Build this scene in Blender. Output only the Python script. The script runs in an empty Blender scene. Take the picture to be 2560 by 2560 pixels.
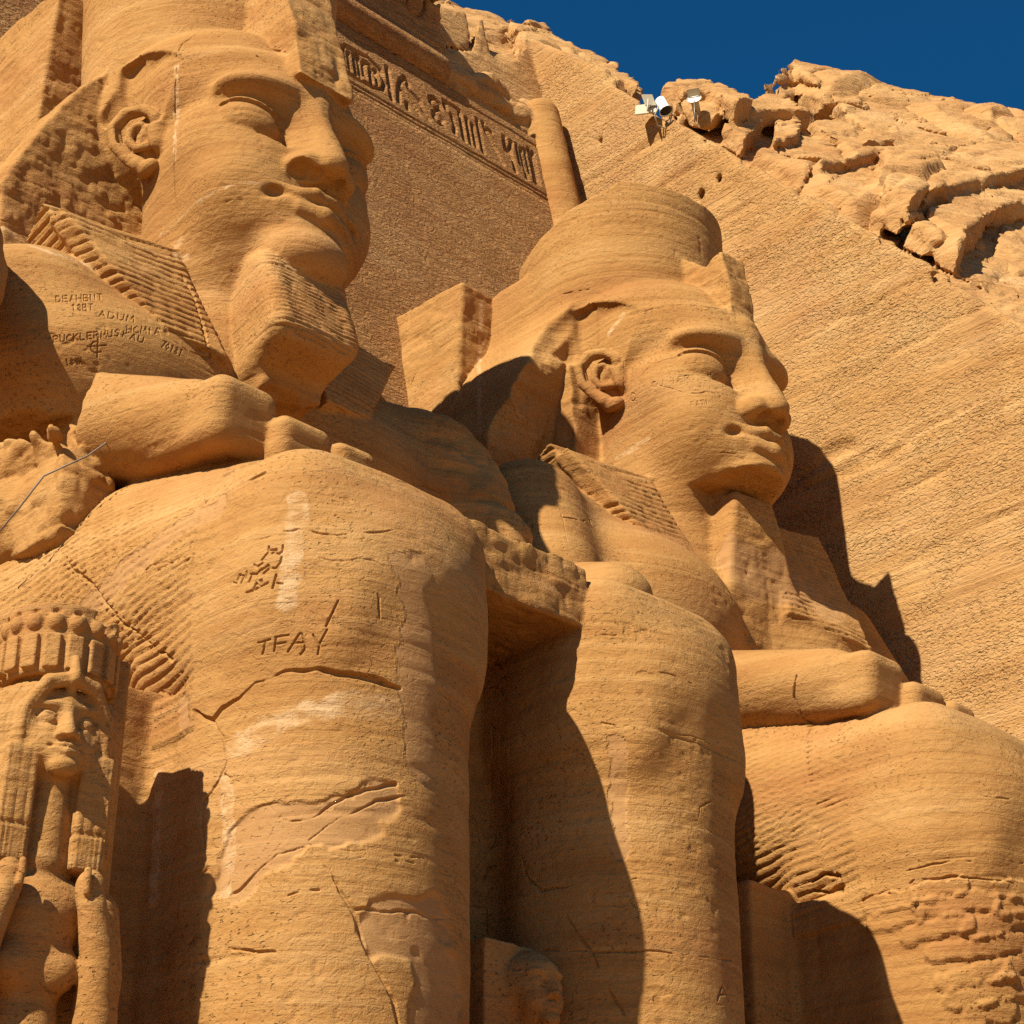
import bpy, math, random, os
import numpy as np
from mathutils import Vector, Matrix

random.seed(7)
scene = bpy.context.scene
col = scene.collection

# ------------------------------------------------------------------ camera, sky, sun, exposure
FPX, PITCH, AZ, CAMZ = 4900.0, math.radians(27.6), math.radians(46.6), 1.7
cam_d = bpy.data.cameras.new("camera")
cam_d.sensor_width = 36.0
cam_d.lens = FPX / 2560.0 * 36.0
cam_d.clip_start = 0.5
cam_d.clip_end = 6000.0
cam = bpy.data.objects.new("camera", cam_d)
col.objects.link(cam)
cam.location = (0, 0, CAMZ)
cam.rotation_euler = (math.radians(90) + PITCH, 0, AZ - math.radians(90))
scene.camera = cam

SUN_EL = math.radians(42.0)
SUN_IN = math.radians(9.5)           # how far the sunlight leans into the facade
to_sun = Vector((-math.cos(SUN_EL) * math.cos(SUN_IN), -math.cos(SUN_EL) * math.sin(SUN_IN), math.sin(SUN_EL)))
sun_d = bpy.data.lights.new("sun", 'SUN')
sun_d.energy = 4.9
sun_d.angle = math.radians(0.5)
sun_d.color = (1.0, 0.93, 0.82)
sun = bpy.data.objects.new("sun", sun_d)
col.objects.link(sun)
sun.rotation_euler = to_sun.to_track_quat('Z', 'Y').to_euler()
sun.location = (-40, -20, 60)

world = bpy.data.worlds.new("World")
scene.world = world
world.use_nodes = True
wn, wl = world.node_tree.nodes, world.node_tree.links
wn.clear()
w_out = wn.new("ShaderNodeOutputWorld")
w_bg = wn.new("ShaderNodeBackground")
w_sky = wn.new("ShaderNodeTexSky")
w_sky.sky_type = 'NISHITA'
w_sky.sun_disc = False
w_sky.sun_elevation = SUN_EL
w_sky.sun_rotation = math.atan2(to_sun.x, to_sun.y)
w_sky.altitude = 1500.0
w_sky.air_density = 1.0
w_sky.dust_density = 0.1
w_sky.ozone_density = 4.0
w_tint = wn.new("ShaderNodeMix")
w_tint.data_type = 'RGBA'
w_tint.blend_type = 'MULTIPLY'
w_tint.inputs[0].default_value = 1.0
w_tint.inputs[7].default_value = (0.10, 0.66, 0.92, 1)
w_bg.inputs["Strength"].default_value = 0.055
wl.new(w_sky.outputs[0], w_tint.inputs[6])
wl.new(w_tint.outputs[2], w_bg.inputs["Color"])
wl.new(w_bg.outputs[0], w_out.inputs["Surface"])

scene.view_settings.view_transform = 'Standard'
scene.view_settings.look = 'None'
scene.view_settings.gamma = 1.0
scene.view_settings.exposure = 0.82
scene.view_settings.use_curve_mapping = False
scene.render.engine = 'CYCLES'
scene.cycles.use_denoising = False
scene.cycles.max_bounces = 8
scene.cycles.diffuse_bounces = 3

# ------------------------------------------------------------------ numpy noise
_rs = np.random.RandomState(11)
_PERM = _rs.permutation(512).astype(np.int32)
_RND = _rs.rand(512).astype(np.float32) * 2 - 1

def vnoise(p, seed=0):
    """value noise in -1..1 at points p (N,3)"""
    p = np.asarray(p, np.float32)
    i = np.floor(p).astype(np.int32)
    f = (p - i).astype(np.float32)
    f = f * f * f * (f * (f * 6 - 15) + 10)
    out = np.zeros(len(p), np.float32)
    hx = [_PERM[(i[:, 0] + dx + seed * 37) & 511] for dx in (0, 1)]
    for dx in (0, 1):
        wx = f[:, 0] if dx else 1 - f[:, 0]
        for dy in (0, 1):
            wy = wx * (f[:, 1] if dy else 1 - f[:, 1])
            hy = _PERM[(hx[dx] + i[:, 1] + dy) & 511]
            for dz in (0, 1):
                wz = wy * (f[:, 2] if dz else 1 - f[:, 2])
                out += wz * _RND[(hy + i[:, 2] + dz) & 511]
    return out

def fbm(p, octaves=4, gain=0.5, lac=2.03, seed=0):
    p = np.asarray(p, np.float32)
    a, s, t = 1.0, 0.0, np.zeros(len(p), np.float32)
    for o in range(octaves):
        t += a * vnoise(p, seed + o)
        s += a
        a *= gain
        p = p * lac + 17.31
    return t / s

def ridged(p, octaves=4, seed=0):
    p = np.asarray(p, np.float32)
    a, s, t = 1.0, 0.0, np.zeros(len(p), np.float32)
    for o in range(octaves):
        t += a * (1 - 2 * np.abs(vnoise(p, seed + o)))
        s += a
        a *= 0.5
        p = p * 2.07 + 9.7
    return t / s

def sstep(a, b, x):
    t = np.clip((x - a) / (b - a), 0, 1)
    return t * t * (3 - 2 * t)

# ------------------------------------------------------------------ carving with distance fields
def rotm(rx=0, ry=0, rz=0):
    from mathutils import Euler
    return np.array(Euler((math.radians(rx), math.radians(ry), math.radians(rz))).to_matrix(), np.float32)

class Ell:
    def __init__(s, c, r, rot=None):
        s.c = np.array(c, np.float32); s.r = np.array(r, np.float32); s.m = None if rot is None else rotm(*rot)
        R = s.r if s.m is None else np.sqrt(((s.m * s.r) ** 2).sum(1))
        s.lo, s.hi = s.c - R, s.c + R
    def d(s, p):
        q = p - s.c
        if s.m is not None: q = q @ s.m
        k0 = np.sqrt(((q / s.r) ** 2).sum(1)) + 1e-9
        k1 = np.sqrt(((q / (s.r * s.r)) ** 2).sum(1)) + 1e-9
        return k0 * (k0 - 1) / k1

class Box:
    def __init__(s, c, h, rnd=0.05, rot=None):
        s.c = np.array(c, np.float32); s.h = np.array(h, np.float32); s.rnd = rnd; s.m = None if rot is None else rotm(*rot)
        R = s.h if s.m is None else (np.abs(s.m) * s.h).sum(1)
        s.lo, s.hi = s.c - R, s.c + R
    def d(s, p):
        q = p - s.c
        if s.m is not None: q = q @ s.m
        q = np.abs(q) - (s.h - s.rnd)
        return np.sqrt((np.maximum(q, 0) ** 2).sum(1)) + np.minimum(q.max(1), 0) - s.rnd

class Cap:
    """chain of tapered capsules through points with radii; squash flattens the section along an axis"""
    def __init__(s, pts, rad, squash=None):
        s.P = np.array(pts, np.float32); s.R = np.array(rad if hasattr(rad, '__len__') else [rad] * len(pts), np.float32)
        s.sq = None if squash is None else np.array(squash, np.float32)
        g = 1.0 if s.sq is None else 1.0 / s.sq
        s.lo = (s.P - s.R[:, None] * g).min(0); s.hi = (s.P + s.R[:, None] * g).max(0)
    def d(s, p):
        out = None
        for a, b, ra, rb in zip(s.P[:-1], s.P[1:], s.R[:-1], s.R[1:]):
            if s.sq is not None:
                q = (p - a) * s.sq; e = (b - a) * s.sq
            else:
                q = p - a; e = b - a
            t = np.clip((q @ e) / (e @ e + 1e-12), 0, 1)
            dd = np.sqrt(((q - t[:, None] * e) ** 2).sum(1)) - (ra + (rb - ra) * t)
            if s.sq is not None: dd = dd / s.sq.max()
            out = dd if out is None else np.minimum(out, dd)
        return out

class Slab:
    """polygon (3-D corner points, roughly planar) with thickness th on both sides"""
    def __init__(s, pts, th, rnd=0.03):
        P = np.array(pts, np.float64); c = P.mean(0)
        n = np.zeros(3)
        for i in range(len(P)): n += np.cross(P[i] - c, P[(i + 1) % len(P)] - c)
        n /= np.linalg.norm(n)
        u = P[1] - P[0]; u -= n * (u @ n); u /= np.linalg.norm(u); v = np.cross(n, u)
        s.c, s.u, s.v, s.n, s.th, s.rnd = [np.asarray(q, np.float32) for q in (c, u, v, n)] + [th, rnd]
        s.q = np.stack([(P - c) @ u, (P - c) @ v], 1).astype(np.float32)
        s.lo = (P - np.abs(n) * th - rnd).min(0).astype(np.float32); s.hi = (P + np.abs(n) * th + rnd).max(0).astype(np.float32)
    def d(s, p):
        q = p - s.c
        x, y, w = q @ s.u, q @ s.v, q @ s.n
        d2 = np.full(len(p), 1e9, np.float32); sg = np.ones(len(p), np.float32)
        n = len(s.q)
        for i in range(n):
            a, b = s.q[i], s.q[i - 1]
            ex, ey = b - a
            wx, wy = x - a[0], y - a[1]
            t = np.clip((wx * ex + wy * ey) / (ex * ex + ey * ey + 1e-12), 0, 1)
            d2 = np.minimum(d2, (wx - ex * t) ** 2 + (wy - ey * t) ** 2)
            c1 = y >= a[1]; c2 = y < b[1]; c3 = ex * wy > ey * wx
            sg = np.where((c1 & c2 & c3) | (~c1 & ~c2 & ~c3), -sg, sg)
        dp = sg * np.sqrt(d2) + s.rnd
        dw = np.abs(w) - s.th + s.rnd
        return np.minimum(np.maximum(dp, dw), 0) + np.sqrt(np.maximum(dp, 0) ** 2 + np.maximum(dw, 0) ** 2) - s.rnd

class Cone:
    """upright frustum (elliptic section) between z0 and z1, optional lean of the axis"""
    def __init__(s, c0, c1, r0, r1, asp=1.0, rnd=0.05):
        s.c0, s.c1 = np.array(c0, np.float32), np.array(c1, np.float32); s.r0, s.r1, s.asp, s.rnd = r0, r1, asp, rnd
        R = max(r0, r1) * max(1, asp)
        s.lo = np.minimum(s.c0, s.c1) - [R, R, 0]; s.hi = np.maximum(s.c0, s.c1) + [R, R, 0]
        s.lo = s.lo.astype(np.float32); s.hi = s.hi.astype(np.float32)
    def d(s, p):
        t = (p[:, 2] - s.c0[2]) / (s.c1[2] - s.c0[2])
        tc = np.clip(t, 0, 1)
        x = p[:, 0] - (s.c0[0] + (s.c1[0] - s.c0[0]) * tc); y = (p[:, 1] - (s.c0[1] + (s.c1[1] - s.c0[1]) * tc)) / s.asp
        dr = np.sqrt(x * x + y * y) - (s.r0 + (s.r1 - s.r0) * tc) + s.rnd
        dz = np.maximum(s.c0[2] - p[:, 2], p[:, 2] - s.c1[2]) + s.rnd
        return np.minimum(np.maximum(dr, dz), 0) + np.sqrt(np.maximum(dr, 0) ** 2 + np.maximum(dz, 0) ** 2) - s.rnd

class Convex:
    """convex block given by 8 corners: bottom ring 0-3, top ring 4-7 (same order), rounded"""
    def __init__(s, P, rnd=0.05):
        P = np.array(P, np.float64); c = P.mean(0); N, O = [], []
        for f in ((0, 1, 2), (4, 5, 6), (0, 1, 5), (1, 2, 6), (2, 3, 7), (3, 0, 4)):
            n = np.cross(P[f[1]] - P[f[0]], P[f[2]] - P[f[0]]); n /= np.linalg.norm(n)
            if n @ (P[f[0]] - c) < 0: n = -n
            N.append(n); O.append(n @ P[f[0]])
        s.N = np.array(N, np.float32); s.O = np.array(O, np.float32); s.rnd = rnd
        s.lo, s.hi = P.min(0).astype(np.float32), P.max(0).astype(np.float32)
    def d(s, p):
        D = p @ s.N.T - s.O + s.rnd
        return np.minimum(D.max(1), 0) + np.sqrt((np.maximum(D, 0) ** 2).sum(1)) - s.rnd

class Clip:
    """a primitive cut by half spaces n.(p-c) < 0 kept"""
    def __init__(s, prim, planes):
        s.p = prim; s.pl = [(np.array(c, np.float32), np.array(n, np.float32) / np.linalg.norm(n)) for c, n in planes]
        s.lo, s.hi = prim.lo, prim.hi
    def d(s, p):
        d = s.p.d(p)
        for c, n in s.pl: d = np.maximum(d, (p - c) @ n.astype(np.float32))
        return d

class Half:
    """half space n.(p-c) > 0 inside a box region (used to cut)"""
    def __init__(s, c, n, lo, hi):
        s.c = np.array(c, np.float32); s.n = np.array(n, np.float32); s.n /= np.linalg.norm(s.n)
        s.lo, s.hi = np.array(lo, np.float32), np.array(hi, np.float32)
    def d(s, p):
        return np.maximum(-((p - s.c) @ s.n), np.maximum(s.lo - p, p - s.hi).max(1))

class Carving:
    def __init__(s): s.ops = []; s.parts = []; s.part = None
    def pid(s):
        if s.part not in s.parts: s.parts.append(s.part)
        return s.parts.index(s.part)
    def add(s, prim, k=0.0, rough=None): s.ops.append((1, prim, k, s.pid(), rough)); return s
    def sub(s, prim, k=0.0, rough=None): s.ops.append((-1, prim, k, s.pid(), rough)); return s
    def mir(s, make, k=0.0, op=1, rough=None):
        for sg in (-1, 1): s.ops.append((op, make(sg), k, s.pid(), rough))
        return s
    def ev(s, p, label=False, margin=0.4):
        p = np.asarray(p, np.float32)
        D = np.full(len(p), 3.0, np.float32); L = np.zeros(len(p), np.int16)
        for op, prim, k, pid, rough in s.ops:
            m = margin + k
            idx = np.nonzero(((p >= prim.lo - m) & (p <= prim.hi + m)).all(1))[0]
            if len(idx) == 0: continue
            q = p[idx]
            d = prim.d(q).astype(np.float32)
            if rough is not None:
                amp, freq = rough
                near = np.abs(d) < 3 * amp + 0.2
                if near.any():
                    d[near] += amp * ridged(q[near] * freq, 3, seed=pid + 3)
            c = D[idx]
            if op > 0:
                if label:
                    w = d < c; li = L[idx]; li[w] = pid; L[idx] = li
                if k > 0:
                    h = np.maximum(k - np.abs(c - d), 0) / k
                    D[idx] = np.minimum(c, d) - h * h * k * 0.25
                else: D[idx] = np.minimum(c, d)
            else:
                if k > 0:
                    h = np.maximum(k - np.abs(c + d), 0) / k
                    D[idx] = np.maximum(c, -d) + h * h * k * 0.25
                else: D[idx] = np.maximum(c, -d)
        return (D, L) if label else D

def surface_net(fn, lo, hi, h, B=8):
    """sparse surface nets on a grid aligned to multiples of h; returns verts, quads, cell indices; only grid edges in [lo, hi) make quads, so boxes can abut"""
    lo = np.round(np.array(lo) / h).astype(int) - 1; hi = np.round(np.array(hi) / h).astype(int)
    nb = (hi - lo) // B + 1
    n = nb * B
    cb = np.stack(np.meshgrid(*[np.arange(k) for k in nb], indexing='ij'), -1).reshape(-1, 3)
    cc = ((lo + cb * B) + (B - 1) / 2.0) * h
    dc = fn(cc.astype(np.float32))
    keep = np.abs(dc) < B * h * 1.25
    V = np.repeat(np.repeat(np.repeat(dc.reshape(nb), B, 0), B, 1), B, 2).astype(np.float32)
    V6 = V.reshape(nb[0], B, nb[1], B, nb[2], B)
    kb = cb[keep]
    off = np.stack(np.meshgrid(*[np.arange(B)] * 3, indexing='ij'), -1).reshape(-1, 3)
    CH = 2000
    for i in range(0, len(kb), CH):
        b = kb[i:i + CH]
        pts = ((lo + b * B)[:, None, :] + off[None]) * h
        d = fn(pts.reshape(-1, 3).astype(np.float32)).reshape(len(b), B, B, B)
        V6[b[:, 0], :, b[:, 1], :, b[:, 2], :] = d
    S = V < 0
    c = [S[i:n[0] - 1 + i, j:n[1] - 1 + j, k:n[2] - 1 + k] for i in (0, 1) for j in (0, 1) for k in (0, 1)]
    a, o = c[0].copy(), c[0].copy()
    for q in c[1:]: a &= q; o |= q
    act = o & ~a
    ijk = np.argwhere(act)
    idm = np.full(act.shape, -1, np.int32); idm[act] = np.arange(len(ijk))
    cv = np.stack([V[ijk[:, 0] + i, ijk[:, 1] + j, ijk[:, 2] + k] for i in (0, 1) for j in (0, 1) for k in (0, 1)], 1)
    corner = np.array([(i, j, k) for i in (0, 1) for j in (0, 1) for k in (0, 1)], np.float32)
    acc = np.zeros((len(ijk), 3), np.float32); cnt = np.zeros(len(ijk), np.float32)
    for x, y in ((0, 1), (0, 2), (0, 4), (1, 3), (1, 5), (2, 3), (2, 6), (4, 5), (4, 6), (3, 7), (5, 7), (6, 7)):
        m = (cv[:, x] < 0) != (cv[:, y] < 0)
        t = cv[m, x] / (cv[m, x] - cv[m, y])
        acc[m] += corner[x] + t[:, None] * (corner[y] - corner[x]); cnt[m] += 1
    verts = ((lo + ijk) + acc / cnt[:, None]) * h
    quads = []
    for ax in range(3):
        sl0 = [slice(1, -1)] * 3; sl1 = [slice(1, -1)] * 3
        sl0[ax] = slice(0, n[ax] - 1); sl1[ax] = slice(1, n[ax])
        s0, s1 = S[tuple(sl0)], S[tuple(sl1)]
        e = np.argwhere(s0 != s1)
        st = s0[e[:, 0], e[:, 1], e[:, 2]]
        o3 = np.array([1, 1, 1]); o3[ax] = 0
        e = e + o3
        ok = ((e >= 1) & (e < hi - lo)).all(1)
        e = e[ok]; st = st[ok]
        u, v = (ax + 1) % 3, (ax + 2) % 3
        def cid(du, dv):
            q = e.copy(); q[:, u] -= du; q[:, v] -= dv
            return idm[q[:, 0], q[:, 1], q[:, 2]]
        q = np.stack([cid(1, 1), cid(0, 1), cid(0, 0), cid(1, 0)], 1)
        q[~st] = q[~st][:, ::-1]
        quads.append(q[(q >= 0).all(1)])
    return verts.astype(np.float32), np.concatenate(quads), ijk + lo

def net_boxes(fn, boxes, h):
    """one welded mesh out of abutting boxes"""
    V, Q, K, n = [], [], [], 0
    for lo, hi in boxes:
        v, q, k = surface_net(fn, lo, hi, h)
        V.append(v); Q.append(q + n); K.append(k); n += len(v)
    V, Q, K = np.concatenate(V), np.concatenate(Q), np.concatenate(K).astype(np.int64) + 4000
    key = (K[:, 0] * 10000 + K[:, 1]) * 10000 + K[:, 2]
    _, first, inv = np.unique(key, return_index=True, return_inverse=True)
    return V[first], inv[Q]

def vert_normals(v, q):
    fn = np.cross(v[q[:, 2]] - v[q[:, 0]], v[q[:, 3]] - v[q[:, 1]])
    n = np.zeros((len(v), 3))
    for k in range(4):
        for a in range(3): n[:, a] += np.bincount(q[:, k], fn[:, a], len(v))
    l = np.linalg.norm(n, axis=1); l[l == 0] = 1
    return (n / l[:, None]).astype(np.float32)

def quad_object(name, v, q, mat, parent=None, normals=None, attrs=None):
    used = np.unique(q); rm = np.full(len(v), -1, np.int32); rm[used] = np.arange(len(used))
    q = rm[q]; v = v[used]
    me = bpy.data.meshes.new(name)
    me.vertices.add(len(v)); me.vertices.foreach_set("co", v.astype(np.float32).ravel())
    me.loops.add(q.size); me.loops.foreach_set("vertex_index", q.astype(np.int32).ravel())
    me.polygons.add(len(q)); me.polygons.foreach_set("loop_start", np.arange(0, q.size, 4, dtype=np.int32))
    me.polygons.foreach_set("loop_total", np.full(len(q), 4, np.int32))
    me.polygons.foreach_set("use_smooth", np.ones(len(q), bool))
    me.update(calc_edges=True)
    me.validate()
    for k, a in (attrs or {}).items():
        at = me.attributes.new(k, 'FLOAT', 'POINT'); at.data.foreach_set("value", np.asarray(a, np.float32)[used])
    if normals is not None and len(me.polygons) == len(q):
        me.normals_split_custom_set_from_vertices(normals[used].tolist())
    me.materials.append(mat)
    o = bpy.data.objects.new(name, me)
    col.objects.link(o)
    if parent is not None: o.parent = parent
    return o

def tag(o, label=None, cat=None, group=None, kind=None):
    for k, x in (("label", label), ("category", cat), ("group", group), ("kind", kind)):
        if x: o[k] = x
    return o

def empty(name, loc=(0, 0, 0)):
    o = bpy.data.objects.new(name, None); col.objects.link(o); o.location = loc
    o.empty_display_size = 0.5
    return o

# ------------------------------------------------------------------ the two seated colossi
def face_ops(c, X0=0.0, Y0=0.0, Z0=0.0, broken_nose=False):
    """royal face looking along -y; c is a Carving"""
    def P(x, y, z): return (X0 + x, Y0 + y, Z0 + z)
    c.part = 'face'
    c.add(Ell(P(0, 19.5, 19.05), (1.46, 1.62, 2.25)), 0.1)
    c.add(Ell(P(0, 19.3, 17.8), (1.18, 1.38, 1.3)), 0.32)                       # jaw
    c.mir(lambda s: Ell(P(s * .72, 18.62, 18.25), (.68, .66, .8)), .45)           # cheeks
    c.mir(lambda s: Ell(P(s * 1.02, 18.95, 19.0), (.48, .55, .5)), .4)              # cheek bones
    c.add(Ell(P(0, 18.22, 17.82), (.82, .55, .55)), .3)                           # muzzle
    c.add(Ell(P(0, 18.02, 17.1), (.62, .52, .42)), .3)                            # chin
    # brow
    c.add(Ell(P(0, 19.5, 20.1), (1.46, 1.56, .62)), .3)
    c.mir(lambda s: Ell(P(s * .72, 18.34, 19.8), (.66, .42, .2), (0, s * 4, s * 16)), .25)
    # eye sockets
    c.mir(lambda s: Ell(P(s * .56, 17.74, 19.2), (.28, .42, .4), (0, s * 22, 0)), .14, op=-1)
    c.mir(lambda s: Ell(P(s * .88, 17.96, 19.26), (.5, .3, .34), (0, s * -10, 0)), .08, op=-1)
    # almond cut into the cheek, ball set back in it, upper lid as a thin shell over the ball
    c.mir(lambda s: Slab([P(s * .38, 18.02, 18.9), P(s * .55, 18.05, 19.2), P(s * .82, 18.12, 19.43), P(s * 1.06, 18.24, 19.44), P(s * 1.3, 18.42, 19.3), P(s * 1.15, 18.32, 19.1), P(s * .92, 18.2, 18.95), P(s * .62, 18.08, 18.84)], .17, .03), .03, op=-1)
    c.mir(lambda s: Ell(P(s * .84, 18.42, 19.16), (.48, .38, .36), (0, s * -12, s * 20)), .02)
    c.mir(lambda s: Clip(Ell(P(s * .84, 18.42, 19.18), (.53, .44, .41), (0, s * -12, s * 20)), [(P(s * .84, 18.05, 19.4), (s * .2, -.2, -1))]), .02)
    c.mir(lambda s: Ell(P(s * .46, 17.98, 18.98), (.1, .14, .16)), .08, op=-1)
    # nose
    c.add(Cap([P(0, 18.12, 20.25), P(0, 18.02, 19.8), P(0, 17.88, 19.35), P(0, 17.64, 18.75), P(0, 17.55, 18.45)], [.2, .19, .17, .21, .25]), .24)
    c.add(Cap([P(0, 18.05, 19.0), P(0, 17.82, 18.5)], [.26, .34]), .2)
    c.mir(lambda s: Ell(P(s * .33, 17.83, 18.42), (.21, .33, .22)), .1)
    c.sub(Half(P(0, 17.7, 18.25), (0, -.2, -1), P(-.75, 17.0, 18.08), P(.75, 17.86, 18.6)), .06)
    c.mir(lambda s: Ell(P(s * .19, 17.62, 18.26), (.1, .14, .1)), .04, op=-1)
    if broken_nose:
        c.sub(Ell(P(-.42, 17.66, 18.28), (.24, .24, .14), (10, 14, 0)), .03, rough=(.03, 5))
    # lips, corners drawn up into a faint smile
    c.mir(lambda s: Cap([P(s * .66, 18.0, 17.95), P(s * .4, 17.78, 17.93), P(s * .15, 17.66, 17.98), P(0, 17.67, 17.95)], [.05, .085, .1, .09]), .05)
    c.mir(lambda s: Cap([P(s * .6, 17.98, 17.86), P(s * .34, 17.77, 17.71), P(0, 17.66, 17.66)], [.05, .12, .145]), .06)
    c.mir(lambda s: Cap([P(s * .7, 17.92, 17.93), P(s * .38, 17.64, 17.83), P(0, 17.5, 17.82)], [.045, .03, .025]), .03, op=-1)
    c.mir(lambda s: Ell(P(s * .72, 17.84, 17.87), (.15, .13, .065), (0, s * 20, 0)), .12, op=-1)
    c.add(Cap([P(-.26, 17.88, 17.4), P(.26, 17.88, 17.4)], .05), .2)
    c.sub(Cap([P(0, 17.6, 18.25), P(0, 17.56, 18.08)], [.045, .045]), .05)

def ear_ops(c, s, X0=0.0, Y0=0.0, Z0=0.0, broken_lobe=False):
    def P(x, y, z): return (X0 + s * (x - .16), Y0 + 19.7 + (y - 19.56) * .72, Z0 + 19.86 - (19.86 - z) * .72)
    c.part = 'ear'
    c.add(Ell(P(1.62, 19.95, 19.3), (.2, .32, .46), (0, 0, s * -18)), .05)
    c.add(Cap([P(1.66, 19.5, 19.3), P(1.74, 19.5, 19.62), P(1.84, 19.72, 19.88), P(1.98, 20.08, 19.86), P(2.06, 20.3, 19.55), P(2.0, 20.26, 19.15), P(1.88, 20.06, 18.82), P(1.78, 19.85, 18.62)],
              [.07, .09, .09, .1, .1, .1, .1, .12]), .03)
    c.add(Cap([P(1.8, 19.85, 19.62), P(1.9, 20.0, 19.5), P(1.92, 20.02, 19.2), P(1.84, 19.86, 18.98), P(1.74, 19.62, 18.98)], [.055, .065, .065, .065, .06]), .03)
    c.add(Ell(P(1.68, 19.55, 19.12), (.1, .1, .12)), .04)
    c.sub(Ell(P(1.9, 19.76, 19.2), (.18, .09, .13)), .03)
    c.sub(Cap([P(1.84, 19.66, 19.6), P(1.95, 19.9, 19.7), P(2.04, 20.12, 19.5), P(2.0, 20.14, 19.2)], [.06, .06, .06, .05]), .03)
    if not broken_lobe:
        c.add(Ell(P(1.7, 19.7, 18.5), (.12, .22, .12)), .05)

def colossus(cfg):
    c = Carving()
    one = cfg['id'] == 1
    # --- headdress (nemes) and crown
    c.part = 'headdress'
    c.add(Ell((0, 20.35, 20.35), (1.9, 2.05, 1.6)), .12)
    c.add(Ell((0, 19.72, 20.45), (1.62, 1.6, .55)), .1)
    for s in (-1, 1):
        wy, wt = (21.25, .5) if one else (21.6, 1.1)
        wing = Slab([(s * 1.0, wy, 21.7), (s * 1.7, wy, 21.35), (s * 2.35, wy, 20.4), (s * 2.9, wy, 19.3), (s * 3.25, wy, 18.3), (s * 3.1, wy, 17.2), (s * .8, wy, 16.9)], wt, .08)
        c.add(wing, .1, rough=(.06, 1.9) if one else (.03, 1.4))
        if not one: c.sub(Half((s * 2.2, 20.85, 19.3), (s * -.12, -1, -.3), (min(s * 1.75, s * 4), 18, 17.3), (max(s * 1.75, s * 4), 22.2, 21.25)), .05, rough=(.12, 1.2))
        if not one: c.add(Box((s * .9, 21.9, 19.9), (.85, 1.2, 2.6), .2), .2)
    c.part = 'crown'
    c.add(Cone((0.1, 20.95, 20.4), (0.1, 21.2, 24.65 if one else 27.2), 1.86, 2.08, 1.0, .06), .05)
    c.part = 'headdress'
    if not one:
        # the crown is broken away
        c.part = 'crown'
        c.sub(Half((0, 21, 23.75), (0.0, -.05, 1), (-4, 18, 23), (5, 26, 30)), .04, rough=(.05, 1.2))
        c.sub(Half((-2.0, 20.6, 23.0), (-.72, .3, .62), (-4, 18, 21.6), (5, 26, 30)), .04, rough=(.06, 1.2))
        c.sub(Half((-1.45, 20.2, 23.45), (-.32, .25, .9), (-4, 18, 22), (5, 26, 30)), .04, rough=(.05, 1.2))
    # --- back pillar and the rock it is cut from
    c.part = 'back_pillar'
    if one:
        c.add(Box((.15, 24.75, 18.9), (2.0, 1.85, 5.25), .08, (3, 0, 0)), .0, rough=(.04, 1.5))
        c.add(Ell((-3.6, 24.2, 17.6), (2.0, 1.5, 3.4)), .3, rough=(.12, .8))
    else:
        c.add(Box((0.05, 24.6, 17.6), (2.6, 1.75, 4.9), .1, (3, 0, 0)), .0, rough=(.05, 1.5))
    face_ops(c, broken_nose=one)
    # hair-band tab in front of the ear
    c.part = 'headdress'
    c.mir(lambda s: Cap([(s * 1.56, 19.75, 20.5), (s * 1.6, 19.72, 19.9), (s * 1.55, 19.6, 19.2)], [.14, .14, .1]), .15)
    # hollow behind the ear, under the flaring cloth
    c.mir(lambda s: Ell((s * 2.35, 20.35, 20.3), (.55, .5, .95), (0, s * -32, 0)), .12, op=-1, rough=(.06, 1.6))
    c.mir(lambda s: Box((s * 1.98, 19.88, 20.3), (.42, .72, .62), .2, (24, 0, s * -6)), .03, op=-1)
    c.mir(lambda s: Ell((s * 1.27, 19.66, 20.25), (.36, .62, .72), (18, 0, 0)), .1)
    c.mir(lambda s: Box((s * 2.1, 20.3, 20.05), (.55, .24, 1.0), .1), .04, op=-1)
    ear_ops(c, -1, broken_lobe=False)
    ear_ops(c, 1)
    c.part = 'torso'
    c.add(Cap([(0, 19.9, 17.9), (0, 19.9, 16.9), (0, 20.1, 15.8)], [1.25, 1.22, 1.55]), .25)
    # --- torso
    c.part = 'torso'
    c.add(Ell((0, 20.6, 14.4), (3.35, 1.95, 2.7)), .3)
    c.mir(lambda s: Ell((s * 1.75, 19.7, 15.1), (1.75, 1.15, 1.15)), .5)
    c.mir(lambda s: Ell((s * 2.75, 20.4, 15.95), (1.25, 1.2, 1.05)), .5)
    if not one: c.mir(lambda s: Ell((s * 1.7, 19.3, 14.3), (1.85, 1.6, 1.6)), .5)
    c.add(Ell((0, 20.0, 12.2), (2.75, 1.75, 2.2)), .5)
    c.add(Box((0, 22.3, 13.5), (4.2, 1.2, 4.0), .5), .3)
    c.part = 'lappet'
    for s in (-1, 1):
        c.add(Slab([(s * 2.95, 19.75, 17.35), (s * 1.1, 19.35, 17.1), (s * .8, 18.62, 15.35), (s * 1.72, 18.72, 15.55)], .16, .05), .04, rough=(.02, 2.5))
        c.add(Slab([(s * 2.95, 20.2, 17.5), (s * 1.1, 19.7, 17.3), (s * .9, 19.2, 15.8), (s * 2.0, 19.6, 15.9)], .4, .05), .1)
    # --- arms
    c.part = 'upper_arm'
    for s in (-1, 1):
        free = one and s < 0
        c.add(Cap([(s * (4.35 if free else 3.8), 19.6, 15.9), (s * (4.62 if free else 4.05), 18.8, 14.4), (s * (4.62 if free else 4.05), 18.4, 13.0)], [.74, .62, .56] if free else [.85, .72, .68]), .06 if free else .6, rough=(.13, .9) if one else None)
    c.part = 'forearm'
    y1 = 14.75 if one else 13.8
    ze, zh = (0.05, .22) if one else (-.5, -.34)
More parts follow.
